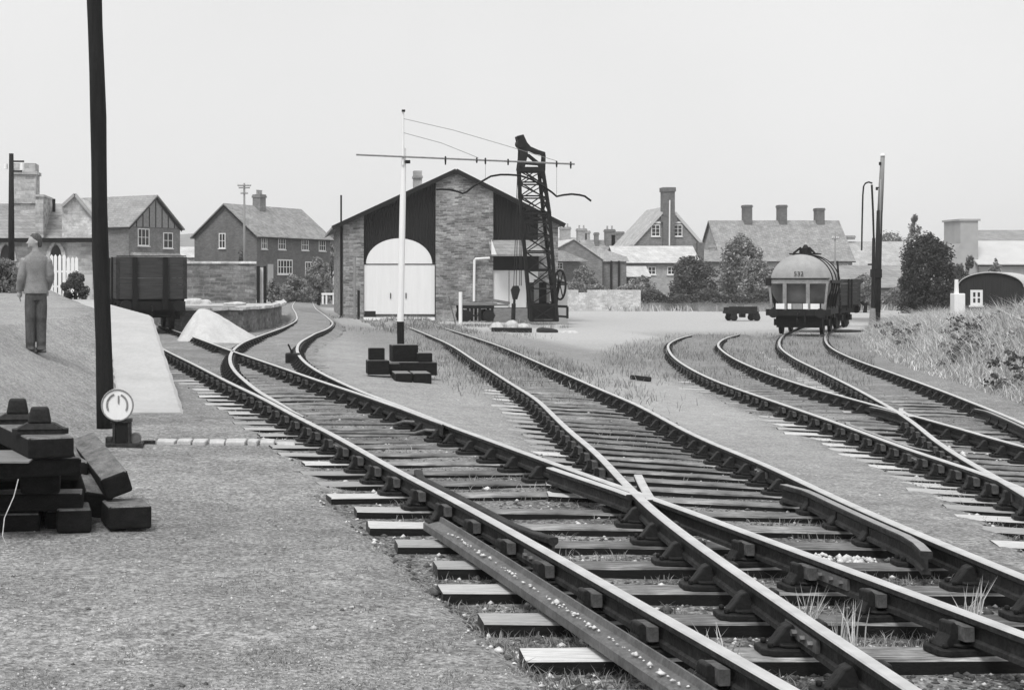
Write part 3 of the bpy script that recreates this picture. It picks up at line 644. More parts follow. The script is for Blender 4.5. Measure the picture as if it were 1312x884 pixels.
# ------------------------------------------------------------------ crane
Y=75; g0=gz(ax(693,Y),Y)
CR=thing('yard_crane','dark lattice-jib yard crane standing in front of the goods shed office','crane',(ax(694,Y),Y,g0))
jb=MB(); 
def cx_(px): return ax(px,Y)-ax(694,Y)
def cz(py): return az(py,Y)-g0
b0=[(cx_(678),-.6,cz(411)),(cx_(711),-.6,cz(411)),(cx_(714),.5,cz(411)),(cx_(682),.5,cz(411))]
m0=[(cx_(659),-2.0,cz(276)),(cx_(694),-2.0,cz(276)),(cx_(690),-1.2,cz(272)),(cx_(662),-1.2,cz(272))]
t0=[(cx_(652.5),-2.6,cz(224)),(cx_(683),-2.6,cz(224)),(cx_(680),-2.1,cz(220)),(cx_(656),-2.1,cz(220))]
def ip(k,f):
    a,b,c=Vector(b0[k]),Vector(m0[k]),Vector(t0[k]); fm=.72
    return a.lerp(b,f/fm) if f<fm else b.lerp(c,(f-fm)/(1-fm))
for k in range(4):
    for f0,f1 in ((0,.72),(.72,1)): jb.beam(ip(k,f0),ip(k,f1),.15,.12)
lev=[0,.11,.22,.34,.46,.57,.66,.72,.82,.91,1]
for i,f in enumerate(lev):
    for k in range(4): jb.beam(ip(k,f),ip((k+1)%4,f),.085,.07)
    if i<len(lev)-1:
        f2=lev[i+1]
        for k in range(4):
            jb.beam(ip(k,f),ip((k+1)%4,f2),.055,.05)
            if i%2==0 or i>6: jb.beam(ip((k+1)%4,f),ip(k,f2),.055,.05)
jb.build('jib',M['crane_steel'],CR)
hd=MB()
def HB(p,q,w,y): hd.beam((cx_(p[0]),y,cz(p[1])),(cx_(q[0]),y,cz(q[1])),.07,w,0,(1,0,.3))
for y in (-2.6,-2.12):
    hd.prism([(cx_(650.5),cz(181)),(cx_(659),cz(179)),(cx_(664),cz(190)),(cx_(664.5),cz(204)),(cx_(660),cz(222)),(cx_(652),cz(223)),(cx_(655),cz(201))],y,y+.06,'y')
    hd.prism([(cx_(661),cz(186)),(cx_(668),cz(194)),(cx_(677),cz(198)),(cx_(686),cz(201)),(cx_(686),cz(204.5)),(cx_(675),cz(202)),(cx_(663),cz(197))],y+.001,y+.055,'y')
    hd.prism([(cx_(683.5),cz(204)),(cx_(686.5),cz(204)),(cx_(686),cz(224)),(cx_(682),cz(224))],y+.002,y+.054,'y')
    hd.prism([(cx_(658),cz(212)),(cx_(684),cz(214)),(cx_(684),cz(226)),(cx_(653),cz(226)),(cx_(653),cz(219)),(cx_(680),cz(219)),(cx_(679),cz(216.5)),(cx_(658),cz(215))],y+.003,y+.053,'y')
    hd.prism([(cx_(663),cz(203)),(cx_(666),cz(203)),(cx_(682),cz(216)),(cx_(679),cz(217))],y+.004,y+.052,'y')
for px,py in((653,184),(655,219),(684,203),(683,220)): hd.box(cx_(px)-.05,cx_(px)+.05,-2.6,-2.06,cz(py)-.05,cz(py)+.05)
hd.build('jib_head',M['crane_steel'],CR)
MB().tube([(cx_(656),-2.7,cz(190)),(cx_(656),-2.0,cz(190))],.2,14).build('head_sheave',M['steel_dark'],CR)
bd=MB().box(cx_(680),cx_(709),-.45,.9,cz(409),cz(391)).box(cx_(684),cx_(704),.1,1.6,cz(391),cz(362)); bd.build('winch_house',M['dark_wood'],CR)
MB().box(cx_(684),cx_(690),-.1,.02,cz(388),cz(358)).box(cx_(700),cx_(704),-.1,.02,cz(388),cz(362)).build('winch_frame',M['frame_grey'],CR)
wl=MB(); wc=Vector((cx_(716),-.3,cz(365)))
ringp=[wc+Vector((.25*math.cos(t_),-.12*math.cos(t_),.72*math.sin(t_))) for t_ in np.linspace(0,2*math.pi,25)]
wl.tube(ringp,.055,8)
for k in range(0,24,4): wl.tube([wc,ringp[k]],.03,6)
wl.build('hand_wheel',M['steel_dark'],CR)
br_=MB().beam((cx_(712),.1,cz(410)),(cx_(716),.1,cz(360)),.1).beam((cx_(706),0,cz(392)),(cx_(727),0,cz(393)),.1,.12).beam((cx_(727),0,cz(393)),(cx_(727),0,cz(408)),.1).beam((cx_(713),0,cz(405)),(cx_(728),0,cz(406)),.12,.1); br_.build('side_frame',M['crane_steel'],CR)
rp=MB()
for dxp in (647.5,650.5,655,657): rp.tube([(cx_(654.5+ (dxp-652)*.3),-2.45,cz(198)),(cx_(dxp),-2.45,cz(366))],.018,5)
rp.build('hoist_rope',M['steel_dark'],CR)
hk=MB().prism([(cx_(644),cz(371)),(cx_(647),cz(366)),(cx_(653),cz(366)),(cx_(655),cz(371)),(cx_(651.5),cz(383)),(cx_(646.5),cz(383))],-2.55,-2.35,'y'); hk.build('hook_block',M['steel_dark'],CR)
ck=MB().tube([(cx_(648.5),-2.45,cz(382)),(cx_(648),-2.45,cz(388))],.06,8).tube([(cx_(647.5),-2.45,cz(388)),(cx_(646.5),-2.45,cz(420))],.1,8); ck.build('chain',M['steel_dark'],CR)
MB().box(-.75,.85,-1.0,1.3,-.3,.12).build('base',M['rubble_pale'],CR)
# office lean-to to right of crane
o=thing('shed_office','small pale lean-to hut against the right corner of the goods shed','hut',(ax(716,79),79,gz(ax(716,79),79)))
MB().box(-.3,.45,0,2.5,-.1,2.1).build('wall',M['wall_grey'],o); MB().prism([(-.4,2.55),(.55,2.1),(.55,2.18),(-.4,2.65)],-.1,2.6,'y').build('roof',M['slate'],o)
# cart by the shed
Y=77; g0=gz(ax(608,Y),Y); xc=ax(608,Y)
t=thing('platform_cart','dark flat timber platform cart standing by the central stone pier','cart',(xc,Y,g0))
k=lambda px:ax(px,Y)-xc; kz=lambda py:az(py,Y)-g0
MB().box(k(586),k(634),-.8,.8,kz(391),kz(388)).box(k(590),k(650),-.3,-.1,kz(392),kz(389.5)).build('deck',M['mill_wood'],t)
fr=MB().box(k(587),k(630),-.78,-.7,kz(395),kz(391.2)).box(k(587),k(630),.7,.78,kz(395),kz(391.2)).box(k(590),k(632),-.7,-.62,kz(405),kz(403))
fr.build('frame',M['dark_wood'],t)
for px in (589,602,612,628):
    for y in (-.7,.7): MB().box(k(px)-.06,k(px)+.06,y-.06,y+.06,kz(411),kz(391.4)).build('leg',M['dark_wood'],t)
for px in (594,623):
    for y in (-.85,.85):
        w=MB().tube([(k(px),y-.04,kz(404)),(k(px),y+.04,kz(404))],.3,16).build('wheel',M['dark_wood'],t)
for px,y0,y1,h in ((590,411,374,.09),):
    o=MB().tube([(0,0,0),(0,0,az(374,75.5)-gz(ax(590,75.5),75.5))],.09,8).build('post',M['white_paint'],None,(ax(590,75.5),75.5,gz(ax(590,75.5),75.5))); tag(o,'short white post in front of the dark platform cart','post')
o=MB().tube([(-.35,0,1.45),(0,0,0)],.03,6).tube([(-.2,0,.8),(-.35,.1,1.2)],.02,6).build('leaning_bar',M['iron_weathered'],None,(ax(584,76),76,gz(ax(584,76),76))); tag(o,'thin iron bar leaning against the stone pier left of the cart','bar')
tb=MB().beam((k(616),-.2,kz(384)),(k(652),-.1,kz(390)),.3,.14); o=tb.build('timber_baulk',M['mill_wood'],None,(xc,Y,g0+.06)); tag(o,'pale timber baulk laid slanting on the platform cart','timber')
def rock(loc,sx,sy,sz,label,mat='rock',seed=0,name='boulder',cat='boulder',group=None):
    import bmesh
    rs=random.Random(seed); bm=bmesh.new(); bmesh.ops.create_icosphere(bm,subdivisions=3,radius=1)
    ph=[rs.uniform(0,6) for _ in range(9)]
    for v in bm.verts:
        c=v.co; n_=1+.13*math.sin(3*c.x+ph[0])+.12*math.sin(4*c.y+ph[1])+.1*math.sin(5*c.z+ph[2])+.06*math.sin(9*c.x+ph[3])*math.sin(8*c.y+ph[4])
        v.co=Vector((c.x*n_*sx,c.y*n_*sy,max(c.z*n_,-.4)*sz))
    me=bpy.data.meshes.new(name); bm.to_mesh(me); bm.free(); me.materials.append(M[mat]); me.polygons.foreach_set('use_smooth',[True]*len(me.polygons))
    o=bpy.data.objects.new(name,me); COL.objects.link(o); o.location=loc; return tag(o,label,cat,group)
Y=70
for i,(px,w,h,lb) in enumerate(((636,8,6,'pale rounded boulder below the platform cart'),(655,10,7,'largest pale boulder, behind the hanging crane hook'),(669,8,5,'pale boulder at the left foot of the crane'))):
    rock((ax(px,Y),Y,gz(ax(px,Y),Y)+.1),w*.036,.3,h*.045,lb,seed=i)
Y=66; x=ax(660,Y); o=MB().beam((ax(632,Y),.4,.1),(ax(680,Y),-.2,.1),.22,.2).build('timber_baulk',M['dark_wood'],None,(0,Y,gz(x,Y))); tag(o,'long dark timber lying on the ground below the crane hook','timber')
rock((ax(701,67),67,gz(ax(701,67),67)),.48,.5,.22,'low mound of dark soil at the foot of the crane','dry_soil',5,'soil_mound','mound')
rock((ax(727,67),67,gz(ax(727,67),67)-.02),.5,.4,.12,'low pale spoil patch right of the dark soil mound','rock',6,'soil_mound','mound')
# ------------------------------------------------------------------ loading gauge
Y=32; xg=ax(514,Y); g0=gz(xg,Y)
LG=thing('loading_gauge','tall white loading gauge post with long crossbar and hanging curved iron profile','loading gauge',(xg,Y,g0))
k=lambda px:ax(px,Y)-xg; kz=lambda py:az(py,Y)-g0
MB().tube([(0,0,-.1),(k(513),0,kz(412))],.075,12).build('post_foot',M['trim_dark'],LG)
MB().tube([(k(513),0,kz(412)),(k(516),0,kz(260)),(k(517.6),0,kz(190))],[.070,.064,.046],12).tube([(k(516),-.06,kz(212)),(k(516),-.06,kz(142))],.026,8).build('post',M['white_paint'],LG)
MB().box(k(514.5),k(518.5),-.12,.0,kz(144),kz(141.5)).build('post_cap',M['trim_dark'],LG)
MB().tube([(k(456),-.1,kz(199)),(k(735),-.1,kz(211))],.019,8).build('crossbar',M['pole_grey'],LG)
MB().tube([(k(517),-.08,kz(153)),(k(580),-.08,kz(167.5)),(k(650),-.08,kz(188)),(k(712),-.1,kz(207))],.006,5).build('stay_wire',M['pole_grey'],LG)
MB().tube([(k(517),-.08,kz(171)),(k(565),-.08,kz(184)),(k(612),-.1,kz(203))],.006,5).build('stay_wire',M['pole_grey'],LG)
for px,h in ((570,8),(610,4),(621,5),(650,5),(712,5),(730,6)):
    py=199+12*(px-456)/279; MB().tube([(k(px),-.1,kz(py-3)),(k(px),-.1,kz(py)),(k(px),-.1,kz(py+h))],[.014,.022,.014],8).build('hanger',M['trim_dark'],LG)
MB().box(k(519),k(525),-.12,-.02,kz(210),kz(206)).build('pulley',M['trim_dark'],LG)
P=[(558,243.5),(566,243),(578,244),(587,246.5),(592,248.5),(597,246.5),(606,239),(620,231),(628,226.5),(640,224.5),(650,224.5),(665,225.5),(680,230.5),(696,240),(706,247),(712,252.3),(720,250.5),(731,249.3),(741,250.3),(748,252),(756,258)]
MB().tube([(k(a),-.1,kz(b)) for a,b in P],.021,8).build('profile_bar',M['steel_dark'],LG)
for px,py in ((621,231),(712,252),):
    MB().tube([(k(px),-.1,kz(py)),(k(px),-.1,kz(199+12*(px-456)/279))],.004,4).build('hanging_wire',M['pole_grey'],LG)
# timber blocks at the foot of the gauge
def block(px0,px1,py0,py1,Y,dep,label,top='timber_top',z0=None,rz=0,name='timber_block'):
    x0,x1=ax(px0,Y),ax(px1,Y); zb=az(py1,Y) if z0 is None else z0; h=az(py0,Y)-az(py1,Y); xc=(x0+x1)/2; w=x1-x0
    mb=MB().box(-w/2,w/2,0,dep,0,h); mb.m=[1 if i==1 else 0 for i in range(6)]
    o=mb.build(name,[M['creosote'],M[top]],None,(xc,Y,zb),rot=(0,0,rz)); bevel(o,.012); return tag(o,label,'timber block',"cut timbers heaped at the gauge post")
gg=gz(ax(515,30),30)
block(507,528,478.5,492,28.6,.85,'short squared timber lying nearest, left one of the front pair at the gauge post','mill_wood')
block(530.5,553,478.5,492,28.6,.85,'short squared timber lying nearest, right one of the front pair at the gauge post','mill_wood')
block(471,499,462,480,29.4,.5,'dark squared timber on the ground at the left of the heap at the gauge post')
block(473,493,446,461.6,29.6,.3,'broken block on top of the left timber at the gauge post')
block(500,560,464.5,481,29.9,.35,'long bottom timber across the heap at the gauge post')
block(536,554,452.5,464,30,.35,'small block at the right end of the upper layer at the gauge post')
block(503,536,442,464,30.3,.5,'tallest dark block standing right against the gauge post',rz=.05)
block(493,513,466,478,29.6,.28,'thin plank end between the left timber and the long bottom timber')
x_=ax(820,33); o=MB().beam((-.2,.05,.09),(.22,-.1,.05),.11,.1).build('log',M['dark_wood'],None,(x_,33,gz(x_,33)),fix=True); bevel(o,.02,2); tag(o,'short dark log lying on the ash ground left of the right-hand tracks','log')
x_=ax(375,33.5); t=thing('point_lever','dark point lever box with iron handle beside the curving left siding','point lever',(float(D_(32.5))-.32-1.5-.0 if False else x_,33.5,gz(x_,33.5)))
bevel(MB().box(-.16,.16,-.2,.2,-.02,.22).build('box',M['dark_wood'],t),.03,2); MB().tube([(0,0,.2),(-.1,-.05,.42)],.02,8).build('handle',M['steel_dark'],t)
for y_,lb in ((17.5,'stretcher bar at the tip of the left turnout blades'),(18.6,'second stretcher bar of the left turnout, further from the blade tips')):
    xa_,xb_=float(F_(y_))+.07,float(D_(y_))-.07; zz=float(ehead((xa_+xb_)/2,y_))
    o=MB().tube([(xa_,y_,zz-.12),(xb_-.25,y_,zz-.13),(xb_-.12,y_+.05,zz-.1),(xb_,y_,zz-.1)],.018,8).build('stretcher_bar',M['iron_weathered']); tag(o,lb,'stretcher bar')
# ------------------------------------------------------------------ tall dark pole, left
Y=18.6; xb=ax(135,Y); g0=gz(xb,Y)-.05
pts=[];rs=[]
for i in range(15):
    py=556-i*58; px=135-13.5*(556-py)/556+ .8*math.sin(i*1.1); pts.append((ax(px,Y)-xb,0,az(py,Y)-g0)); rs.append(.105-.0012*i+.004*math.sin(i*2))
pts[0]=(0,0,-.2)
o=MB().tube(pts,rs,16).build('telegraph_pole',M['pole_wood'],None,(xb,Y,g0),smooth=True); tag(o,'thick tarred pole rising out of the picture beside the white signal disc','pole')
# ground signal
Y=16.6; xs_=ax(152,Y); g0=gz(xs_,Y)
t=thing('ground_signal','small ground signal with white disc face at the foot of the tall pole','signal',(xs_,Y,g0))
k=lambda px:ax(px,Y)-xs_; kz=lambda py:az(py,Y)-g0
o=MB().tube([(k(151.5),-.10,kz(518)),(k(151.5),-.085,kz(518))],.178,40).build('disc',M['white_paint'],t)
MB().tube([(k(151.5)+.17*math.cos(a_),-.105,kz(518)+.17*math.sin(a_)) for a_ in np.linspace(0,2*math.pi,33)],.009,6,caps=False).build('rim',M['frame_grey'],o)
sm=MB()
for a0,a1,rr,w in ((1.9,3.6,.125,.022),(-.5,1.2,.12,.02)):
    sm.tube([(k(151.5)+rr*math.cos(a_)*.9,-.103,kz(518)+rr*math.sin(a_)) for a_ in np.linspace(a0,a1,8)],w*.55,6)
sm.box(k(153)-.008,k(153)+.008,-.11,-.101,kz(516),kz(506)); sm.build('mark',M['frame_grey'],o)
MB().box(k(149),k(164),-.08,.06,kz(566),kz(539)).build('lamp_case',M['trim_dark'],t)
MB().box(k(145),k(148.6),-.09,.08,kz(567),kz(537)).box(k(164.4),k(168),-.09,.08,kz(567),kz(537)).box(k(143),k(169),-.1,.09,kz(540.5),kz(536.5)).build('bracket',M['rust_iron'],t)
MB().box(k(137),k(184),-.16,.16,-.03,.05).build('base_plate',M['rust_iron'],t)
MB().tube([(k(168),0,kz(558)),(k(178),0,kz(560)),(k(179),0,kz(568))],.03,8).tube([(k(174),-.05,kz(561)),(k(174),.05,kz(561))],.06,12).build('crank',M['iron_weathered'],t)
MB().box(k(136),k(144),-.08,.1,0,kz(560)).build('rodding_box',M['rust_iron'],t)
# slabs covering the rodding
xs=[(200,226),(227,246),(246.5,266),(267,288),(289,316),(317,332),(333,352),(353,378)]
lbs=['brightest flat cover slab, nearest the ground signal','small cover slab second from the ground signal','square cover slab third from the ground signal','cover slab fourth from the ground signal, with a chipped corner','broad cover slab in the middle of the row from the ground signal','narrow cover slab right of the broad middle one','cover slab next to last before the running rail','last cover slab in the row, nearest the running rail']
for (a,b),lb in zip(xs,lbs):
    Y=16.9; x0,x1=ax(a,Y),ax(b,Y); w=x1-x0; n_=5
    poly=[(-w/2+random.uniform(0,.02),-.16),(w/2-random.uniform(0,.03),-.17+random.uniform(-.01,.02)),(w/2+.004,.13),(0,.16),(-w/2+.01,.14)]
    o=MB().prism(poly,-.05,.035+random.uniform(-.008,.008),'z').build('cover_slab',M['slab'],None,((x0+x1)/2,Y,gz((x0+x1)/2,Y)+.01),rot=(random.uniform(-.03,.03),random.uniform(-.03,.03),0)); bevel(o,.012,2); tag(o,lb,'slab','slabs covering the signal rodding')
o=MB().box(ax(183,16.8),ax(199,16.8),-.03,.03,-.02,.05).build('rod',M['rust_iron'],None,(0,16.8,gz(-1.2,16.8))); tag(o,'dark iron rod joining the ground signal to the cover slabs','rod')
# ------------------------------------------------------------------ foreground timber pile
Y=11.2
def T(px,py,Y): return Vector((ax(px,Y),Y,az(py,Y)))
def timber(p,q,w,h,label,top='timber_top',up=(0,0,1),parent=None,name='old_timber',cat='timber',mats=None,group='old timbers stacked at the lower left'):
    p,q=Vector(p),Vector(q); mid=(p+q)/2; mb=MB(); mb.beam(p-mid,q-mid,w,h,0,up); mb.m=[0]*len(mb.f); mb.m[4]=1
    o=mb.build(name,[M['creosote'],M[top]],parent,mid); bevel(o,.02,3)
    if parent is None: tag(o,label,cat,group)
    return o
gp=gz(-1.5,11)
def pc(o_loc,rz,sc_=1.0,label='',tilt=0):
    o=thing('rail_chair',label,'rail chair',o_loc,rz,'loose iron rail chairs on the timber pile')
    MB().prism([(-.16,-.07),(.16,-.07),(.2,-.03),(.2,.05),(.15,.09),(-.15,.09),(-.2,.05),(-.2,-.03)],0,.035,'z').taper(0,0,.036,.075,.34,.16,.2,.13).build('base',M['cast_chair'],o)
    b=MB().taper(-.005,0,.074,.19,.17,.11,.125,.085).build('jaw',M['cast_chair'],o); bevel(b,.015,2)
    return o
# top beam (end face 38..96, 559..588) running away up-left
Yt=10.6; sT=Yt/FOC
e0=Vector((ax(66,Yt),Yt,az(574,Yt))); wT=(96-36)*sT; hT=27*sT
timber(e0,e0+Vector((-.75,2.0,0)),wT,hT,'top timber of the stack, its dark end facing the camera, carrying two rail chairs')
zt=e0.z+hT/2+.001
pc((ax(51,Yt+.25),Yt+.28,zt),.12,1,'loose iron rail chair nearest the camera on the top timber')
pc((ax(22,Yt+1.0),Yt+1.05,zt),.12,1,'loose iron rail chair further back on the top timber')
z1=e0.z-hT/2-.002
timber((ax(-30,10.5),10.5,z1-.055),(ax(95,10.9),10.9,z1-.075),.26,.12,'timber laid crosswise just under the top timber')
o=MB().box(-.35,.31,-.1,.6,-.012,.0).build('plank',M['mill_wood'],None,(ax(-10,10.75),10.5,z1+.006)); tag(o,'thin pale board left of the top timber on the stack','board')
z2=z1-.135
timber((-2.0,10.7,z2-.075),(-2.3,13,z2-.075),.28,.14,'dark timber pointing away in the middle layer, left side')
timber((-1.55,10.85,z2-.075),(-1.8,13,z2-.075),.28,.14,'dark timber pointing away in the middle layer, right side')
z3=z2-.15
timber((-2.4,11.0,z3-.07),(-1.27,11.1,z3-.07),.26,.13,'crosswise dark timber low in the stack')
z4=z3-.14; zb=gp
for i,(x,lb) in enumerate(((-2.1,'bottom timber at the left of the stack'),(-1.72,'bottom timber under the middle of the stack'))):
    timber((x,10.95,(z4+zb)/2-.01),(x-.25,13.2,(z4+zb)/2-.01),.3,max(.12,z4-zb),lb)
timber((-2.45,11.6,z2-.075),(-1.3,11.7,z2-.075),.3,.15,'crosswise filler timber added deep inside the middle layer to darken gaps')  # added filler, hides the bright ground behind the gaps
timber((-1.42,11.1,(z4+zb)/2-.01),(-1.62,13.0,(z4+zb)/2-.01),.26,max(.12,z4-zb),'bottom timber at the right of the stack')
timber((-2.5,12.4,z3-.02),(-1.35,12.4,z3-.02),.3,.5,'deep crosswise baulk added at the back to darken gaps in the stack')  # filler baulk, added so see-through gaps read dark
Yb=11.0
e1=Vector((ax(167,Yb),Yb,gp+.10)); w1=(195-139)*Yb/FOC
timber(e1,e1+Vector((-.1,.4,0)),w1,.17,'short block lying at the right end of the stack, its end facing the camera')
e2=Vector((ax(95,Yb-.1),Yb-.1,gp+.09)); timber(e2,e2+Vector((-.12,.8,0)),.25,.17,'stubby timber end in the grass under the middle of the stack')
# slanting timber leaning
p=Vector((ax(108,12.3),12.3,az(570,12.3))); q=Vector((ax(150,11.2),11.2,az(622,11.2)))
timber(p,q,.21,.17,'big slanting timber leaning on the right side of the stack, diamond end towards the camera',up=(-.35,0,1))
p=Vector((ax(98,12.),12.2,az(585,12.))); q=Vector((ax(124,11.3),11.3,az(648,11.3)))
timber(p,q,.22,.2,'second slanting timber tucked under the big leaning one',up=(.2,0,1))
o=MB().tube([(0,0,0),(-.03,-.02,.08),(-.02,0,.2),(.04,.02,.34),(.07,.03,.46)],.0035,5).build('dry_stem',M['debris'],None,(ax(11,10.4),10.35,gp)); tag(o,'thin pale curved stem in front of the timber stack','stem')
# ------------------------------------------------------------------ sand heap
Y=45.3; xh=ax(262,Y); hb=MB(); nr=40; nrr=14; g0=-.22
for j in range(nrr+1):
    f=j/nrr
    for k_ in range(nr):
        a_=2*math.pi*k_/nr; c_,s_=math.cos(a_),math.sin(a_); rx=1.28+.42*c_; r_=f
        h=1.12*(1-math.sqrt(f*f+.035))/.81*(1+.05*math.sin(a_*3+1)*f)*.9
        wob=1+.05*math.sin(a_*4+1)+.04*math.sin(a_*7)+.03*math.sin(a_*11+f*4)
        hb.v.append((-.12*(1-f)+rx*r_*c_*wob, 1.4*r_*s_*wob, max(h,-.05)+.03*math.sin(9*f+3*a_)*f+random.uniform(-.01,.01)))
for j in range(nrr):
    for k_ in range(nr): hb.f.append((j*nr+k_,(j+1)*nr+k_,(j+1)*nr+(k_+1)%nr,j*nr+(k_+1)%nr)); hb.m.append(0)
hb.f.append(tuple(range(nr))); hb.m.append(0)
tag(hb.build('sand_heap',M['sand'],None,(xh,Y,g0),smooth=True),'conical heap of bright white sand tipped beside the open wagon','sand heap')
# ------------------------------------------------------------------ loading bank, walls
pl=[(-3.2,53.2),(-1.6,52.6),(-.6,53.1),(.0,55.5),(.7,60.5),(1.05,66.5),(1.05,80),(-6,82),(-4.4,62)]
b=MB().prism(pl,-.5,.62,'z'); LB=b.build('loading_bank',M['rubble_dark']); tag(LB,'low rubble stone loading bank beside the curving siding, behind the sand heap','loading bank')
b=MB(); 
for i in range(6):
    p,q=Vector((*pl[i],.66)),Vector((*pl[i+1],.66)); n_=max(2,int((q-p).length/.6))
    for j in range(n_): b.beam(p.lerp(q,j/n_)+Vector((random.uniform(-.03,.03),0,random.uniform(-.025,.02))),p.lerp(q,(j+.96)/n_)+Vector((random.uniform(-.03,.03),0,random.uniform(-.025,.02))),.45+random.uniform(-.06,.06),.1)
b.build('coping',M['rubble_pale'],LB)
MB().box(-4.4,.6,60,80,.622,.640).build('bank_top',M['concrete'],LB)
Y=67
w=MB().box(ax(215,Y),ax(328,Y),0,.5,.6,az(338,Y)).build('stone_wall',M['rubble_dark'],None,(0,Y,0)); tag(w,'tall rubble stone wall between the open wagon and the dark gate posts','wall')
MB().box(ax(214,Y),ax(328.5,Y),-.06,.56,az(338,Y)+.002,az(335,Y)).build('coping',M['rubble_pale'],w)
GW=thing('gateway','narrow pale gate between two dark posts at the end of the tall stone wall','gate',(ax(335,Y),Y,.65)); k=lambda px:ax(px,Y)-ax(335,Y)
for a_,b_ in ((328.8,333),(337.5,341.5)): MB().box(k(a_),k(b_),-.1,.1,-.05,az(341,Y)-.65).build('gate_post',M['black_board'],GW)
MB().box(k(333.2),k(337.3),.15,.2,-.05,az(343,Y)-.65).build('gate_panel',M['white_paint'],GW)
rockset=[(245,64,.5,.25),(262,64,.35,.16),(300,62,.4,.12)]
for i,(px,y_,w_,h_) in enumerate(rockset):
    rock((ax(px,y_),y_,.66),w_,.4,h_,['largest pale stone heap on the loading bank next to the wagon','pale stones on the bank right of the largest heap','flattest pale stones near the middle of the bank'][i],'rock',i+20,'stone_pile','stone pile')
# second boundary walls right of the shed
Y=118; 
o=MB().box(ax(690,Y),ax(741,Y),0,.5,-1,az(371.5,Y)).box(ax(754,Y),ax(821,Y),0,.5,-1,az(371.5,Y)).box(ax(741,Y),ax(754,Y),.05,.45,-1,az(375,Y)).build('yard_wall',M['rubble_pale'],None,(0,Y,0)); tag(o,'whitewashed stone yard wall right of the goods shed','wall')
o=MB().box(ax(821.5,Y),ax(1000,Y),0,.5,-1,az(385,Y)).box(ax(1000,Y),ax(1260,Y),0,.5,-1,az(388,Y)).build('yard_wall',M['rubble_pale'],None,(0,Y+.5,0)); tag(o,'low pale boundary wall under the hedge behind the tank wagon','wall')
# ------------------------------------------------------------------ man
def loft(rings,n=20,p=2.3):
    mb=MB(); 
    for cx,cy,cz_,rx,ry in rings:
        for k_ in range(n):
            a_=2*math.pi*k_/n; c_,s_=math.cos(a_),math.sin(a_); mb.v.append((cx+rx*math.copysign(abs(c_)**(2/p),c_),cy+ry*math.copysign(abs(s_)**(2/p),s_),cz_))
    for i in range(len(rings)-1):
        for k_ in range(n): mb.f.append((i*n+k_,i*n+(k_+1)%n,(i+1)*n+(k_+1)%n,(i+1)*n+k_)); mb.m.append(0)
    mb.f.append(tuple(range(n))[::-1]); mb.m.append(0); o=n*(len(rings)-1); mb.f.append(tuple(range(o,o+n))); mb.m.append(0)
    return mb
def merge(a,b): a.add(b.v,b.f,0); return a
def remesh(o,vs=.011,it=4):
    m=o.modifiers.new('remesh','REMESH'); m.mode='VOXEL'; m.voxel_size=vs; m.use_smooth_shade=True
    s=o.modifiers.new('smooth','SMOOTH'); s.iterations=it; s.factor=.5; return o
Y=22.6; xm=ax(46,Y); g0=gz(xm,Y)
PN=thing('person','man in grey jacket and dark trousers standing with his back turned','person',(xm,Y,g0),R(14))
# body (skin): head, neck, torso core, arms with hands, legs -- one remeshed surface
bd=loft([(0,0,.93,.13,.09),(0,0,1.1,.12,.085),(0,0,1.35,.15,.09),(0,.0,1.45,.09,.07),(0,0,1.50,.053,.05),(-.01,.0,1.555,.058,.052),(-.03,.0,1.58,.078,.058),(-.026,.0,1.62,.092,.070),(-.018,.0,1.67,.098,.076),(-.012,.0,1.72,.084,.066),(-.01,.0,1.755,.045,.036)],20,2.1)
for s_ in(-1,1): merge(bd,loft([(s_*.07,.0,.05,.04,.045),(s_*.07,0,.3,.05,.055),(s_*.07,0,.5,.052,.06),(s_*.07,0,.95,.08,.085)],14,2))
armL=[(-.17,.0,1.40),(-.205,-.03,1.14),(-.235,.06,.92)]; armR=[(.17,.0,1.40),(.205,-.02,1.14),(.17,.13,.93)]
for A_,s_ in((armL,-1),(armR,1)):
    bd.tube(A_,[.05,.042,.03],10)
    h=Vector(A_[2]); d=Vector((0,.25 if s_>0 else .15,-1)).normalized()
    bd.tube([h,h+d*.05,h+d*.09],[.027,.042,.036],10)
    for i in range(4):
        b_=h+d*.085+Vector((0,-.03+.02*i,0)); fl=(.07,.08,.075,.06)[i]; bd.tube([b_,b_+d*fl*.5+Vector((-s_*.006,.014,0)),b_+d*fl+Vector((-s_*.02,.034,0))],[.0095,.009,.0075],7)
    b_=h+d*.03+Vector((0,.035,0)); bd.tube([b_,b_+d*.03+Vector((0,.025,0)),b_+d*.065+Vector((0,.03,0))],[.012,.011,.009],7)
bd.tube([(.002,-.068,1.615),(.008,-.082,1.65)],[.012,.017],8).tube([(.002,.068,1.615),(.008,.082,1.65)],[.012,.017],8)
bd.tube([(-.108,0,1.66),(-.136,0,1.625),(-.105,0,1.612)],[.009,.014,.01],8)
bd.tube([(-.1,0,1.575),(-.112,0,1.568)],[.024,.02],8).tube([(-.1,-.02,1.595),(-.1,.02,1.595)],.014,8)
HEADZ=1.56
B=bd.build('body',M['skin'],PN); remesh(B,.007,2)
hr_=loft([(.052,0,1.565,.030,.045),(.048,0,1.60,.045,.060),(.030,0,1.645,.064,.074),(.004,0,1.69,.088,.082),(-.004,0,1.73,.086,.074),(-.008,0,1.77,.048,.044)],20,2.1); remesh(hr_.build('hair',M['hair'],PN),.008,2)
jk=loft([(0,0,.875,.182,.132),(0,0,.92,.178,.13),(0,0,1.05,.158,.115),(0,.0,1.15,.150,.112),(0,0,1.28,.172,.120),(0,.0,1.37,.185,.118),(0,0,1.42,.165,.105),(0,0,1.46,.11,.085),(0,.0,1.49,.075,.07),(0,0,1.515,.063,.064)],28,2.5)
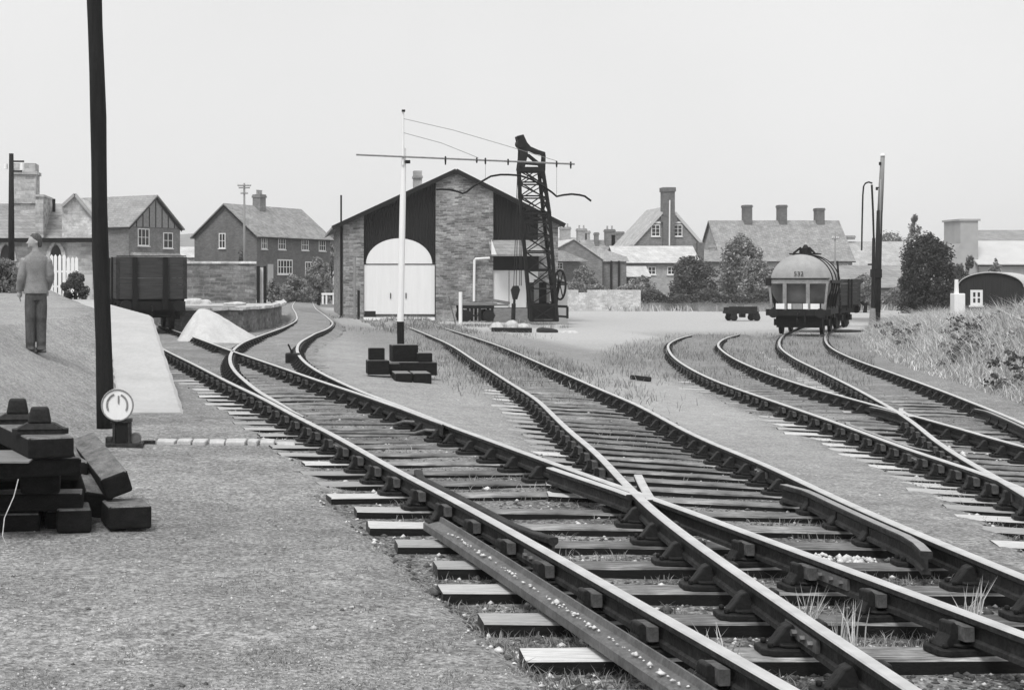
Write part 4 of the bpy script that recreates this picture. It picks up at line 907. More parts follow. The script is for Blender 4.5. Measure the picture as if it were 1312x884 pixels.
jk.tube([(-.12,0,1.395),(-.172,-.01,1.355),(-.215,-.04,1.15),(-.225,-.03,1.1),(-.24,.055,.93)],[.058,.07,.062,.062,.052],14)
jk.tube([(.12,0,1.395),(.172,-.01,1.355),(.212,-.03,1.15),(.212,-.01,1.1),(.18,.12,.95)],[.058,.07,.062,.062,.052],14)
J=jk.build('jacket',M['jacket'],PN); remesh(J,.010,3)
tr=loft([(0,0,1.02,.14,.105),(0,0,.88,.155,.115),(0,0,.78,.16,.112)],24,2.4)
for s_ in(-1,1): merge(tr,loft([(s_*.078,0,.045,.074,.10),(s_*.08,.01,.10,.068,.085),(s_*.08,-.005,.16,.073,.086),(s_*.08,.005,.3,.074,.082),(s_*.08,.01,.45,.079,.088),(s_*.08,-.005,.52,.082,.09),(s_*.08,0,.7,.088,.1),(s_*.075,0,.86,.085,.11)],18,2.3))
remesh(tr.build('trousers',M['trouser'],PN),.010,2)
for s_ in(-1,1):
    sh=loft([(0,.04,.0,.048,.145),(0,.04,.03,.05,.15),(0,.02,.07,.045,.10),(0,-.02,.1,.04,.06)],16,2.4); o=sh.build('shoe',M['shoe'],PN); o.location=(s_*.08,0,0); o.rotation_euler=(0,0,R(62 if s_<0 else 30)); remesh(o,.01,2)
# ------------------------------------------------------------------ wagons
def buffers(t,y,z,w=.86,s=-1,front=True):
    for sx in(-1,1):
        b=MB().tube([(sx*w,y,z),(sx*w,y+s*.28,z)],[.11,.09],14).tube([(sx*w,y+s*.28,z),(sx*w,y+s*.42,z)],.045,10).tube([(sx*w,y+s*.42,z),(sx*w,y+s*.455,z)],[.19,.18],20)
        b.build('buffer',M['steel_dark'],t)
def wheelset(t,y,r=.46):
    for sx in(-1,1):
        w=MB().tube([(sx*.72,y,r),(sx*.83,y,r)],r,28).tube([(sx*.70,y,r),(sx*.725,y,r)],r+.025,28).build('wheel',M['steel_dark'],t)
        MB().tube([(sx*.832,y,r),(sx*.85,y,r)],r*.55,20).build('hub',M['rust_iron'],w)
    MB().tube([(-.7,y,r),(.7,y,r)],.07,10).build('axle',M['steel_dark'],t)
def axleguard(t,y,r=.46):
    for sx in(-1,1):
        MB().prism([(y-.35,.98),(y-.12,.4),(y+.12,.4),(y+.35,.98)],sx*.93-.02,sx*.93+.02,'x').box(sx*.95-.09,sx*.95+.09,y-.13,y+.13,r-.12,r+.14).beam((sx*.95,y-.5,.82),(sx*.95,y+.5,.82),.08,.07).build('axle_box',M['steel_dark'],t)
def open_wagon(label,loc,rz,L=4.9,W=2.32,zt=2.42,zf=.98):
    t=thing('open_wagon',label,'wagon',loc,rz); b=MB(); n=6; ph=(zt-zf-.05)/n
    for i in range(n):
        z0=zf+.05+i*ph; z1=z0+ph-.014
        b.box(-W/2,W/2,0,.06,z0,z1).box(-W/2,W/2,L-.06,L,z0,z1); b.box(-W/2,-W/2+.06,.062,L-.062,z0,z1).box(W/2-.06,W/2,.062,L-.062,z0,z1)
    o=b.build('body',M['wagon_wood'],t)
    MB().box(-W/2+.07,W/2-.07,.07,L-.07,zf-.02,zf+.05).build('floor',M['dark_wood'],t)
    for x in(-.55,.45): MB().taper(x,-.055,zf-.3,zt-.02,.17,.15,.15,.07).build('stanchion',M['black_board'],t)
    for y in(1.55,L-1.55):
        for sx in(-1,1): MB().box(sx*(W/2+.035)-.03,sx*(W/2+.035)+.03,y-.06,y+.06,zf-.1,zt).build('stanchion',M['black_board'],t)
    for sx in(-1,1):
        for y in(-.012,L+.002): MB().box(sx*(W/2-.06)-.065,sx*(W/2-.06)+.065,y,y+.01,zf+.05,zt-.1).build('corner_plate',M['rust_iron'],t)
        MB().box(sx*(W/2-.26)-.06,sx*(W/2-.26)+.06,.15,L-.15,zf-.3,zf-.03).build('solebar',M['steel_dark'],t)
    MB().box(-W/2+.02,W/2-.02,-.015,.07,zt+.002,zt+.03).build('capping',M['rust_iron'],t)
    for y in(-.02,L-.12): MB().box(-W/2+.05,W/2-.05,y,y+.14,zf-.32,zf-.03).build('headstock',M['black_board'],t)
    MB().box(-.75,.75,.35,L-.35,.45,zf-.1).build('underframe',M['black_board'],t)
    buffers(t,-.02,zf-.17); buffers(t,L+.02,zf-.17,s=1)
    for y in(1.1,L-1.1): wheelset(t,y); axleguard(t,y)
    MB().tube([(0,-.02,zf-.17),(0,-.25,zf-.2),(0,-.3,zf-.35),(0,-.22,zf-.5)],.03,8).build('coupling',M['steel_dark'],t)
    return t
Yw=49.8; xw=float(F_(Yw)+E_(Yw))/2
open_wagon('dark plank-sided open goods wagon standing behind the tall pole and sand heap',(xw,Yw,.0),R(9))
# tank wagon
Yw=59.4; xw=ax(1023,Yw); zr=float(ehead(xw,Yw))
TW=thing('tank_wagon','grey tank wagon numbered 532 standing on the right-hand track','tank wagon',(xw,Yw,zr),R(-26)); k=lambda px:ax(px,Yw)-xw; kz=lambda py:az(py,Yw)-zr
RT=1.13; zc=kz(363.5)+.02; Lt=5.2; prof=[]
tk=MB(); nn=40; rows=[(-.02,0.02),(-.0,.25),(.04,.5),(.10,.75),(.2,.95),(.33,1.08),(.5,1.13),(Lt-.5,1.13),(Lt-.33,1.08),(Lt-.2,.95),(Lt-.04,.5),(Lt,.02)]
for y,r_ in rows:
    for k_ in range(nn): a_=2*math.pi*k_/nn; tk.v.append((r_*math.cos(a_),y+.1,zc+r_*math.sin(a_)))
for i in range(len(rows)-1):
    for k_ in range(nn):
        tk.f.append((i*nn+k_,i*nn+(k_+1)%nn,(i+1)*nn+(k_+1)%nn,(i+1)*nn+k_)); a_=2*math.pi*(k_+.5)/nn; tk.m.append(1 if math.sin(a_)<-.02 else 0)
tk.f.append(tuple(range(nn))); tk.m.append(0)
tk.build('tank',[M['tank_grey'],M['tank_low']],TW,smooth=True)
zb=kz(357); ze=kz(363.5); W=1.12
MB().box(-W,W,-.12,-.03,ze,zb-.02).build('end_plank',M['frame_grey'],TW)
MB().box(-W-.1,W+.02,-.16,.3,zb-.018,zb+.02).build('end_ledge',M['trim_dark'],TW)
for x in(-.5,.36): MB().box(x-.07,x+.07,-.13,-.02,kz(397),ze-.005).build('end_post',M['frame_grey'],TW)
for sx in(-1,1): MB().beam((sx*(W-.05),-.08,ze),(sx*(W-.14),-.08,kz(397)),.08,.1).build('end_strut',M['frame_grey'],TW)
MB().box(-W-.08,-W+.12,-.2,.0,kz(366),kz(356)).build('lamp_bracket',M['trim_dark'],TW)
for a_,b_,m_ in ((996,1006.5,'white_paint'),(1010.5,1015,'white_paint'),(1016,1028,'frame_grey'),(1029,1035,'white_paint'),(1038,1049,'white_paint'),(1051,1056,'frame_grey')):
    MB().box(k(a_)*1.0,k(b_),-.155,-.131,kz(396),kz(389)).build('placard',M[m_],TW)
MB().box(-1.2,1.2,-.13,.1,kz(404.5),kz(396.3)).build('headstock',M['steel_dark'],TW)
MB().box(-1.0,-.85,.1,Lt,kz(404),kz(397)).box(.85,1.0,.1,Lt,kz(404),kz(397)).build('solebar',M['steel_dark'],TW)
cr=MB()
for y in(.9,1.9,2.9,3.9):
    for sx in(-1,1): cr.beam((sx*1.16,y,zc+.1),(sx*.95,y,kz(397)),.1,.09)
for sx in(-1,1): cr.box(sx*1.17-.03,sx*1.17+.03,.3,Lt,zc+.0,zc+.12); cr.box(sx*.95-.04,sx*.95+.04,.3,Lt,kz(397),kz(394))
cr.build('cradle',M['steel_dark'],TW)
bdm=MB()
for y in(1.3,2.7,4.1): bdm.tube([(1.15*math.cos(a_),y,zc+1.15*math.sin(a_)) for a_ in np.linspace(-.3,math.pi+.3,25)],.025,6)
bdm.build('tank_strap',M['steel_dark'],TW)
mh=MB().tube([(0,2.4,zc+RT-.05),(0,2.4,zc+RT+.28)],.24,18).box(-.55,.55,1.7,3.0,zc+RT+.02,zc+RT+.07).tube([(0,2.4,zc+RT+.28),(0,2.4,zc+RT+.42)],[.14,.05],12)
for sx in(-.4,.4): mh.beam((sx,1.9,zc+RT+.07),(sx*.4,2.2,zc+RT+.3),.06)
mh.build('manhole',M['steel_dark'],TW)
buffers(TW,-.13,kz(401)); buffers(TW,Lt+.1,kz(401),s=1)
for y in(1.1,Lt-1.1): wheelset(TW,y,.45); axleguard(TW,y)
MB().tube([(0,-.13,kz(401)),(0,-.35,kz(403)),(0,-.42,kz(409)),(0,-.34,kz(415))],.035,8).tube([(.25,-.15,kz(400)),(.27,-.25,kz(412)),(.25,-.2,kz(416))],.03,8).build('coupling',M['steel_dark'],TW)
MB().box(-.85,.85,.25,.9,kz(420),kz(404.6)).box(-.7,.7,1.6,Lt-1.5,.35,kz(404.6)).build('brake_gear',M['black_board'],TW)
lad=MB()
for y in(3.2,3.6): lad.beam((1.25,y,kz(400)),(1.12,y,zc+.9),.04)
for i in range(7): lad.beam((1.24-.015*i,3.2,kz(396)+i*.28),(1.24-.015*i,3.6,kz(396)+i*.28),.03)
lad.build('ladder',M['steel_dark'],TW)
fc=bpy.data.curves.new('num','FONT'); fc.body='532'; fc.size=.25; fc.extrude=.004; fc.align_x='CENTER'; to=bpy.data.objects.new('tmp',fc); COL.objects.link(to)
bpy.context.view_layer.update(); me=bpy.data.meshes.new_from_object(to.evaluated_get(bpy.context.evaluated_depsgraph_get())); bpy.data.objects.remove(to)
me.materials.append(M['trim_dark']); no=bpy.data.objects.new('number',me); COL.objects.link(no); no.parent=TW; no.location=(0,.065,kz(353.5)); no.rotation_euler=(R(82),0,0)
# wagon behind
Y2=68; x2=ax(1040,Y2); open_wagon('dark open wagon mostly hidden behind the tank wagon',(x2,Y2,float(ehead(x2,Y2))),R(-36),L=3.6,zt=2.2)
# low trolley
Y=88; xt=ax(951,Y); g0=gz(xt,Y)
t=thing('rail_trolley','low dark trolley standing on the pale yard left of the tank wagon','trolley',(xt,Y,g0)); k=lambda px:ax(px,Y)-xt
MB().box(k(930),k(968),-.6,.6,.42,.56).box(k(930),k(966),-.62,-.55,.56,.84).box(k(931),k(972),.5,.6,.56,.78).build('deck',M['dark_wood'],t)
for px in(937,966):
    for y in(-.5,.5): w=MB().tube([(k(px),y-.05,.2),(k(px),y+.05,.2)],.2,14).box(k(px)-.15,k(px)+.15,y-.08,y+.08,.1,.42); w.build('wheel',M['steel_dark'],t)
MB().box(k(951)-.1,k(951)+.1,-.3,.3,.2,.42).build('block',M['steel_dark'],t)
# buffer stop and stand at far end of siding
Y=137; t=thing('buffer_stop','dark timber buffer stop at the far end of the curving siding','buffer stop',(ax(392,Y),Y,-.25)); k=lambda px:ax(px,Y)-ax(392,Y)
MB().box(k(372),k(413),-.3,.0,.85,1.3).build('beam',M['dark_wood'],t)
for px in(376,386,400,409): MB().box(k(px)-.15,k(px)+.15,.0,.3,0,1.25).build('post',M['dark_wood'],t)
MB().box(k(374),k(411),.3,1.2,0,.8).build('earth_fill',M['dry_soil'],t)
Y=122; t=thing('white_stand','small white painted stand by the far corner of the goods shed','stand',(ax(420,Y),Y,-.25)); k=lambda px:ax(px,Y)-ax(420,Y)
MB().box(k(412),k(429),-.5,.5,.75,.9).build('top',M['white_paint'],t)
for px in(413.5,418,427): 
    for y in(-.4,.4): MB().box(k(px)-.06,k(px)+.06,y-.06,y+.06,0,.75).build('leg',M['white_paint'],t)
# ------------------------------------------------------------------ poles
def pole(px,top,Y,r,label,mat='pole_wood',arms=(),base=None,name='telegraph_pole',zb=None,lean=0):
    x=ax(px,Y); g0=gz(x,Y)-.05 if zb is None else zb; h=az(top,Y)-g0
    t=thing(name,label,'pole',(x,Y,g0)); MB().tube([(0,0,0),(lean*.5,0,h*.5),(lean,0,h)],[r*1.15,r,r*.75],10).build('post',M[mat],t,smooth=True)
    for py,w in arms:
        z=az(py,Y)-g0; a=MB().box(-w/2,w/2,-.12,-.04,z-.05,z+.05).build('crossarm',M[mat],t)
        for q in (-.46,-.2,.2,.46): MB().tube([(q*w,-.08,z+.05),(q*w,-.08,z+.22)],[.03,.045],8).build('insulator',M['white_paint'],a)
    return t
pole(14.5,197,60,.12,'dark telegraph pole with white insulators in front of the station chimney',arms=())
T_=[o for o in bpy.data.objects if o.name.startswith('telegraph_pole')][-1]
zq=az(207,60)-T_.location.z; a=MB().box(.1,.5,-.05,.05,zq-.03,zq+.03).box(.1,.42,-.05,.05,zq-.42,zq-.36).build('crossarm',M['pole_wood'],T_)
MB().tube([(.42,0,zq-.05),(.42,0,zq-.35)],.09,10).build('insulator',M['white_paint'],a); MB().tube([(-.22,0,zq-.1),(-.22,0,zq-.3)],.08,10).build('insulator',M['white_paint'],a)
pole(313,235,122,.1,'distant telegraph pole with crossarms in front of the brick house gable','pole_grey',((238,1.1),(241,.9),(248,.6)),zb=.5)
pole(1070,296,140,.08,'slim pale lamp post behind the tank wagon','pole_grey',((306,.6),),name='lamp_post')
# right tall pole, two part
Y=75; x=ax(1123,Y); g0=gz(x,Y)-.05; kz=lambda py:az(py,Y)-g0; k=lambda px:ax(px,Y)-x
t=thing('telegraph_pole','tall two-tone pole, dark below and pale above, right of the tank wagon','pole',(x,Y,g0))
MB().tube([(0,0,0),(k(1127),0,kz(270))],[.17,.14],12).build('lower_post',M['pole_wood'],t,smooth=True)
MB().tube([(k(1127.5),.0,kz(272)),(k(1129.5),0,kz(230)),(k(1131),0,kz(200))],[.13,.12,.10],12).tube([(k(1126.5),-.1,kz(300)),(k(1127.2),-.1,kz(230))],.05,8).build('upper_post',M['pole_grey'],t,smooth=True)
MB().tube([(k(1131),0,kz(200)),(k(1131),0,kz(196.5))],[.14,.1],12).build('cap',M['white_paint'],t)
for px,py in((1127,208),(1123,240)): MB().tube([(k(px),-.05,kz(py)),(k(px),-.05,kz(py+4))],.06,8).tube([(k(px),-.05,kz(py+2)),(k(px+3),-.02,kz(py))],.02,5).build('insulator',M['steel_dark'],t)
MB().box(k(1117),k(1128),-.2,.2,kz(356),kz(345)).build('clamp',M['steel_dark'],t)
Y=73.5; x=ax(1117.5,Y); g0=gz(x,Y)-.05; kz=lambda py:az(py,Y)-g0; k=lambda px:ax(px,Y)-x
t=thing('filling_pipe','thin iron stand pipe with long hooked hose hanging beside the two-tone pole','stand pipe',(x,Y,g0))
MB().tube([(0,0,0),(k(1118.3),0,kz(395))],[.2,.12],10).build('foot',M['frame_grey'],t)
MB().tube([(k(1118),0,kz(395)),(k(1119.5),0,kz(305))],.075,10).build('lower_pipe',M['steel_dark'],t)
MB().tube([(k(1119.5),0,kz(306)),(k(1118.5),0,kz(270)),(k(1117),0,kz(237))],.05,8).build('upper_pipe',M['steel_dark'],t)
MB().tube([(k(1117.5),0,kz(235)),(k(1113),0,kz(233.5)),(k(1109),0,kz(235)),(k(1106.5),0,kz(239)),(k(1105.5),0,kz(250)),(k(1104.5),0,kz(290)),(k(1104),0,kz(321))],.04,8).build('hose',M['steel_dark'],t)
MB().tube([(k(1112),0,kz(339)),(k(1119),0,kz(339))],.04,8).build('valve',M['steel_dark'],t)
rock((ax(1088,68),68,gz(ax(1088,68),68)+.02),.7,.35,.12,'dark heap of spent coal beside the tank wagon','dry_soil',33,'coal_heap','heap')
# white stone post right
Y=60; x=ax(1227,Y); g0=gz(x,Y)-.4
t=thing('white_pillar','white painted pillar with narrow stem in the weeds left of the arched hut','pillar',(x,Y,g0))
k=lambda px:ax(px,Y)-x; kz=lambda py:az(py,Y)-g0
bevel(MB().box(k(1220),k(1234),-.2,.2,0,kz(376)).build('block',M['white_paint'],t),.03,2); MB().tube([(k(1225.5),0,kz(376)),(k(1225.5),0,kz(358))],[.09,.07],10).build('stem',M['white_paint'],t)
# ------------------------------------------------------------------ arched hut
Y=75; x0=ax(1229,Y); W_=(ax(1300,Y)-x0)*1.02; zsd=az(368,Y); ztp=az(350,Y)
t=thing('arched_hut','dark hut with curved pale roof and small white window at the right edge','hut',(x0,Y,0),R(-31))
W_=W_/math.cos(R(31))*.86
arc=[(W_/2-W_/2*math.cos(a_),zsd+(ztp-zsd)*math.sin(a_)) for a_ in np.linspace(0,math.pi,19)]
MB().prism([(0,-.9)]+arc+[(W_,-.9)],0,8,'y').build('wall',M['hut_board'],t)
arc3=[(W_/2+(x_-W_/2)*1.035,z_+.065) for x_,z_ in arc]; arc2=[(W_/2+(x_-W_/2)*1.035,z_+.015) for x_,z_ in arc]
rfm=MB()
for i in range(18): rfm.prism([arc2[i],arc2[i+1],arc3[i+1],arc3[i]],-.12,8.2,'y')
rfm.build('roof',M['slate_white'],t)
window(t,.78,az(391,Y),.55,.75,1,1,y=0,fw=.12)
# ------------------------------------------------------------------ houses on the right and centre
def hs(name,label,px0,px1,pyE,pyR,Y,D,wall,roof,cat='house',yaw=0,**kw):
    L=ax(px1,Y)-ax(px0,Y); hw=az(pyE,Y); hr=az(pyR,Y+D/2)
    return house(name,label,(ax(px0,Y),Y,0),yaw,L,D,hw,hr,wall,roof,cat=cat,**kw)
# long building with three chimneys
Y=185; t,r=hs('long_house','long pale-tiled house with three square chimneys along its ridge',926,1092,333,284,Y,10,'brick_pale','tile')
for px,py in((957,263),(1001.5,263),(1049.5,267)): chimney(r,ax(px,Y+5)-ax(926,Y),5,az(290,Y+5),az(py,Y+5),.95,1.2,'brick_dark',0)
for px in(935,1060,1080): window(t,ax(px,Y)-ax(926,Y),az(350,Y),1.2,1.1,1,1)
t,r=hs('house','pale tile roof building right of the three-chimney house',1093,1175,344,311,195,8,'wall_render','tile_pale'); chimney(r,1.2,4,7,az(302,199),.9,.9,'brick_pale',0)
t,r=hs('low_building','long low building with plain grey roof behind the tank wagon and pole',1076,1172,368,342,132,7,'wall_grey','slate',cat='building')
o=MB().box(.3,1.1,-.06,0,-.5,az(370,132)).build('door',M['white_paint'],t)
MB().box(1.25,1.4,-.08,0,-.5,az(370,132)).build('door_post',M['trim_dark'],t)
# tall gable house
Y=165; Lw=ax(898,Y)-ax(812,Y)
t=thing('tall_gable_house','tall brick house with a steep gable and central chimney stack between two white windows','house',(ax(812,Y),Y,0))
k=lambda px:ax(px,Y)-ax(812,Y); xa2=k(856); hE=az(314,Y); hR=az(266,Y)
MB().prism([(0,-1),(Lw,-1),(Lw,hE),(xa2,hR),(0,hE)],0,9,'y').build('wall',M['brick_mid'],t)
rf=MB().prism([(-.2,hE-.2),(xa2,hR),(xa2,hR+.15),(-.2,hE)],-.1,9.2,'y').prism([(Lw+.2,hE-.2),(xa2,hR),(xa2,hR+.15),(Lw+.2,hE)],-.1,9.2,'y').build('roof',M['tile_pale'],t)
st=MB().box(k(848.5),k(863),-.45,-.003,-1,hR-.9).box(k(849),k(863.5),-.4,.9,hR-.9,az(243,Y)).box(k(848),k(864.5),-.5,1,az(246,Y),az(240.5,Y)).box(k(846),k(866),-.42,.5,az(285,Y),hR-.9); st.build('chimney',M['brick_dark'],rf)
MB().tube([(k(856),-.52,az(315,Y)),(k(856.5),-.52,az(257,Y))],.08,8).build('drainpipe',M['window_white'],t)
for px in(840,868.5): window(t,k(px),az(303,Y),.95,1.25,1,2); MB().box(k(px)-.6,k(px)+.6,-.05,-.002,az(286.5,Y),az(284,Y)).build('lintel',M['window_white'],t)
cpv=MB().beam((-.2,-.15,hE),(xa2-.7,-.15,hR-.55),.1,.3).beam((Lw+.2,-.15,hE),(xa2+.7,-.15,hR-.55),.1,.3); cpv.build('coping',M['wall_render'],t)
MB().box(Lw-.5,Lw+.2,-.5,.6,-1,az(311,Y)).build('corner_stack',M['brick_dark'],t)
# low white-roofed range in front
t,r=hs('low_range','low range with bright weathered roof in front of the tall gable house',792,893,336,317,152,5,'brick_pale','slate_pale',cat='building')
for px in(812,835,860): window(t,ax(px,152)-ax(792,152),az(352,152),.8,.8,1,1)
t,r=hs('outhouse','small outhouse with pale roof at the foot of the low range',806,829,354,343,142,3,'brick_mid','slate_pale',cat='outhouse')
# row house with gable and downpipes
Y=138; t=thing('brick_terrace','brick terrace end with low gable and dark downpipes behind the whitewashed wall','house',(ax(712,Y),Y,0)); k=lambda px:ax(px,Y)-ax(712,Y)
MB().prism([(k(690),-1),(k(772),-1),(k(772),az(333,Y)),(k(735),az(307,Y)),(k(690),az(330,Y))],0,9,'y').build('wall',M['brick_mid'],t)
MB().box(k(772)+.003,k(806),1,9,-1,az(334,Y)).build('side_range',M['brick_mid'],t)
MB().prism([(k(773.5),az(333,Y)-.05),(k(735),az(307,Y)),(k(735),az(306,Y)),(k(774),az(332,Y))],-.15,9,'y').prism([(k(688),az(332,Y)),(k(735),az(307,Y)),(k(735),az(306,Y)),(k(688),az(331,Y))],-.15,9,'y').prism([(k(772),az(335,Y)),(k(809),az(335,Y)),(k(806),az(329,Y)),(k(772),az(318,Y))],.8,9,'y').build('roof',M['slate_pale'],t)
for px in(774,786,796): MB().box(k(px)-.09,k(px)+.09,.8,.95,-.6,az(334,Y)).build('downpipe',M['trim_dark'],t)
MB().prism([(k(700),az(335,Y)),(k(748),az(335,Y)),(k(716),az(322,Y)),(k(700),az(322,Y))],-2,-.16,'y').build('porch_roof',M['tile_pale'],t)
window(t,k(717),az(345,Y),.6,.6,1,1)
# terraced roofs behind with chimneys
for i,(a_,b_,e_,r_,Y,cp_,lb) in enumerate(((716,760,330,306,185,((724,291,1.2),(745,293,1.1),(752,296,.6)),'distant terraced roof with two broad chimneys left of the tall gable house'),(755,800,332,309,178,((764,298,.4),(781,294,1.1),(785,298,.5)),'distant terraced roof with pots in the middle of the cluster'),(790,815,330,304,190,((794,297,.9),),'distant small gabled roof next to the tall gable house'))):
    t,r=hs('terraced_house',lb,a_,b_,e_,r_,Y,8,'brick_pale','tile_pale' if i!=1 else 'tile')
    for px,py,w_ in cp_: chimney(r,ax(px,Y+3)-ax(a_,Y),3,az(r_+14,Y),az(py,Y+3),w_,.9,'brick_pale' if i==0 else 'brick_mid',2 if w_>1 else 0)
t,r=hs('small_house','small gabled house just left of the three-chimney house, behind the bushes',895,925,335,322,170,5,'brick_pale','tile'); chimney(r,2.2,2.5,4,az(314,172),.6,.6,'brick_pale')
# right house with bright roof
Y=112; t,r=hs('house','house with bright sheeted roof and broad grey chimney gable at the right edge',1256,1420,338,311,Y,6,'wall_grey','slate_white')
MB().prism([(ax(1225,Y)-ax(1256,Y),-1),(-.02,-1),(-.02,az(283,Y)),(ax(1233,Y)-ax(1256,Y),az(283,Y)),(ax(1233,Y)-ax(1256,Y),az(312,Y)),(ax(1222,Y)-ax(1256,Y),az(335,Y))],.3,3,'y').box(ax(1231,Y)-ax(1256,Y),.12,.2,3.1,az(283,Y),az(280.5,Y)).build('chimney_gable',M['wall_grey'],t)
t,r=hs('house','long grey roof rising behind the bright sheeted roof at the right edge',1250,1430,312,297,128,6,'brick_pale','slate')
# left distant low building
t,r=hs('low_building','pale low building far off between the two brick houses on the left',215,262,330,318,170,6,'wall_render','slate_pale',cat='building')
# ------------------------------------------------------------------ picket fence
Y=58
t=thing('picket_fence','white picket fence and gate behind the man, in front of the station arches','fence',(ax(64,Y),Y,0)); k=lambda px:ax(px,Y)-ax(64,Y); zf=gz(ax(80,Y),Y)
for i,px in enumerate((66,71,76.5,82,87.5,93,98)):
    tp_=az(326 if i<4 else 329,Y); MB().prism([(k(px)-.06,zf-.1),(k(px)+.06,zf-.1),(k(px)+.06,tp_-.08),(k(px),tp_),(k(px)-.06,tp_-.08)],0,.03,'y').build('picket',M['white_paint'],t)
MB().box(k(63),k(101),.032,.07,az(348,Y)-.04,az(348,Y)+.04).box(k(63),k(101),.032,.07,az(367,Y)-.04,az(367,Y)+.04).build('rail',M['white_paint'],t)
MB().box(k(101.5),k(118),0,.1,zf-.1,az(352,Y)).build('panel',M['wall_render'],t)
# ------------------------------------------------------------------ foliage
def leaves(n,cx,cy,cz_,rx,ry,rz_l,clumps,lsize,seed,col=.28,shape='ball',up=.0):
    r=np.random.default_rng(seed)
    cl=[]
    for _ in range(clumps):
        d=r.normal(size=3); d/=np.linalg.norm(d); q=r.uniform(.35,.95)
        if shape=='cone':
            h=r.uniform(-1,1); w=(1-h)/2*.9+.1; a=r.uniform(0,6.28); cl.append((np.array([math.cos(a)*w*q,math.sin(a)*w*q,h]),r.uniform(.12,.3)*(w+.3)))
        elif shape=='bush':
            h=r.uniform(-1,1); w=math.sqrt(max(0,1-max(0,h)**2))*(1-.12*(h<-.5)); a=r.uniform(0,6.28); q=r.uniform(.3,1)**.6*.9; cl.append((np.array([math.cos(a)*w*q,math.sin(a)*w*q,h*.9]),r.uniform(.08,.3)))
        else:
            cl.append((d*q*.88*np.array([1,1,1.])+np.array([0,0,-.12])*(1-abs(d[2])),r.uniform(.14,.40)))
    C_=np.array([c for c,_ in cl]); S=np.array([s for _,s in cl]); idx=r.integers(0,clumps,n)
    d=r.normal(size=(n,3)); d/=np.linalg.norm(d,axis=1)[:,None]; rad=r.uniform(.4,1.25,n)**.6
    P_=(C_[idx]+d*(S[idx]*rad)[:,None])*np.array([rx,ry,rz_l])+np.array([cx,cy,cz_])
    if shape!='cone': P_[:,2]=np.maximum(P_[:,2],cz_-rz_l*1.0)
    nrm=d+r.normal(size=(n,3))*.7; nrm/=np.linalg.norm(nrm,axis=1)[:,None]
    a=np.cross(nrm,r.normal(size=(n,3))); a/=np.linalg.norm(a,axis=1)[:,None]; b=np.cross(nrm,a)
    sz=lsize*r.uniform(.5,1.4,n)[:,None]
    V_=np.stack([P_-a*sz,P_-b*sz*.55,P_+a*sz,P_+b*sz*.55],1).reshape(-1,3)
    return V_
def tree(name,label,px,Y,py0,py1,wpx,mat,n=7000,clumps=40,ls=None,seed=1,trunk=True,cat='tree',group=None,shape='bush',ry=None):
    x=ax(px,Y); g0=gz(x,Y)-.1; zt=az(py0,Y); zb=az(py1,Y)
    if shape=='bush' and Y>60: zb=min(zb,g0+.15)
    clumps=int(clumps*1.6); n=int(n*1.15)
    zb=zb; rx=wpx/2*Y/FOC; rz_=(zt-zb)/2
    t=thing(name,label,cat,(x,Y,g0),0,group)
    V_=leaves(n,0,0,(zt+zb)/2-g0,rx*.92,(ry or rx)*.8,rz_*.92,clumps,ls or .1,seed,shape=shape); nf=len(V_)//4
    o=fastmesh('crown' if trunk else 'foliage',V_,np.arange(nf*4).reshape(-1,4),[M[mat]],k=4); o.parent=t
    mb=MB(); H_t=(zt+zb)/2-g0
    mb.tube([(0,0,0),(.05*rx,0,H_t*.5),(0,.03,H_t)],[.09*rx+.04,.06*rx+.03,.03*rx+.02],8)
    rr=random.Random(seed)
    for i in range(7):
        a=rr.uniform(0,6.28); h=H_t*rr.uniform(.35,.9); q=rr.uniform(.4,.75); mb.tube([(0,0,h),(rx*q*.5*math.cos(a),rx*q*.5*math.sin(a),h+rz_*.25),(rx*q*math.cos(a),rx*q*math.sin(a),h+rz_*rr.uniform(.3,.7))],[.03*rx+.02,.02*rx+.012,.01],6)
    mb.build('trunk' if trunk else 'stem',M['pole_wood'],t)
    return t
tree('dark_evergreen','dense dark rounded evergreen tree between the two-tone pole and the white pillar',1190,97,300,394,84,'needle',20000,110,.09,3)
tree('bare_conifer','thin sparse conifer top showing above the dark evergreen',1172,124,274,345,42,'leaf_pale',1500,30,.1,4,shape='cone')
tree('leafy_tree','pale leafy tree rising in front of the three-chimney house',950,124,302,385,66,'leaf_mid',13000,80,.12,5)
tree('leafy_tree','darker bushy tree left of the pale leafy tree',888,122,326,386,70,'leaf_dark',11000,70,.11,6)
tree('leafy_tree','low leafy tree just left of the tank wagon',972,120,330,386,56,'leaf_mid',7000,34,.11,7)
tree('shrub','grey bush in front of the brick terrace gable',749,127,339,374,40,'leaf_mid',5000,34,.1,8,trunk=False,cat='bush')
tree('shrub','dark shrub clump over the wall below the outhouse',822,124,352,378,40,'leaf_mid',4000,30,.1,9,trunk=False,cat='bush')
tree('shrub','small dark bush beside the grey chimney gable',1243,104,328,350,24,'leaf_dark',2200,20,.1,10,trunk=False,cat='bush')
tree('shrub','wide dark shrub at the foot of the grey chimney gable',1228,103,338,372,30,'leaf_dark',2600,22,.1,31,trunk=False,cat='bush')
tree('shrub','pale bush on the bright sheet-roofed house front',1276,100,330,348,26,'leaf_mid',2200,20,.1,11,trunk=False,cat='bush')
tree('leafy_tree','feathery tree far behind the low grey roof',1142,215,290,335,44,'leaf_pale',3000,34,.17,12)
tree('shrub','rounded bush at the left edge behind the man',6,50,332,378,60,'leaf_mid',15000,44,.03,13,trunk=False,cat='bush')
tree('shrub','small bush between the man and the left edge',26,53,342,374,34,'leaf_pale',7000,34,.03,14,trunk=False,cat='bush')
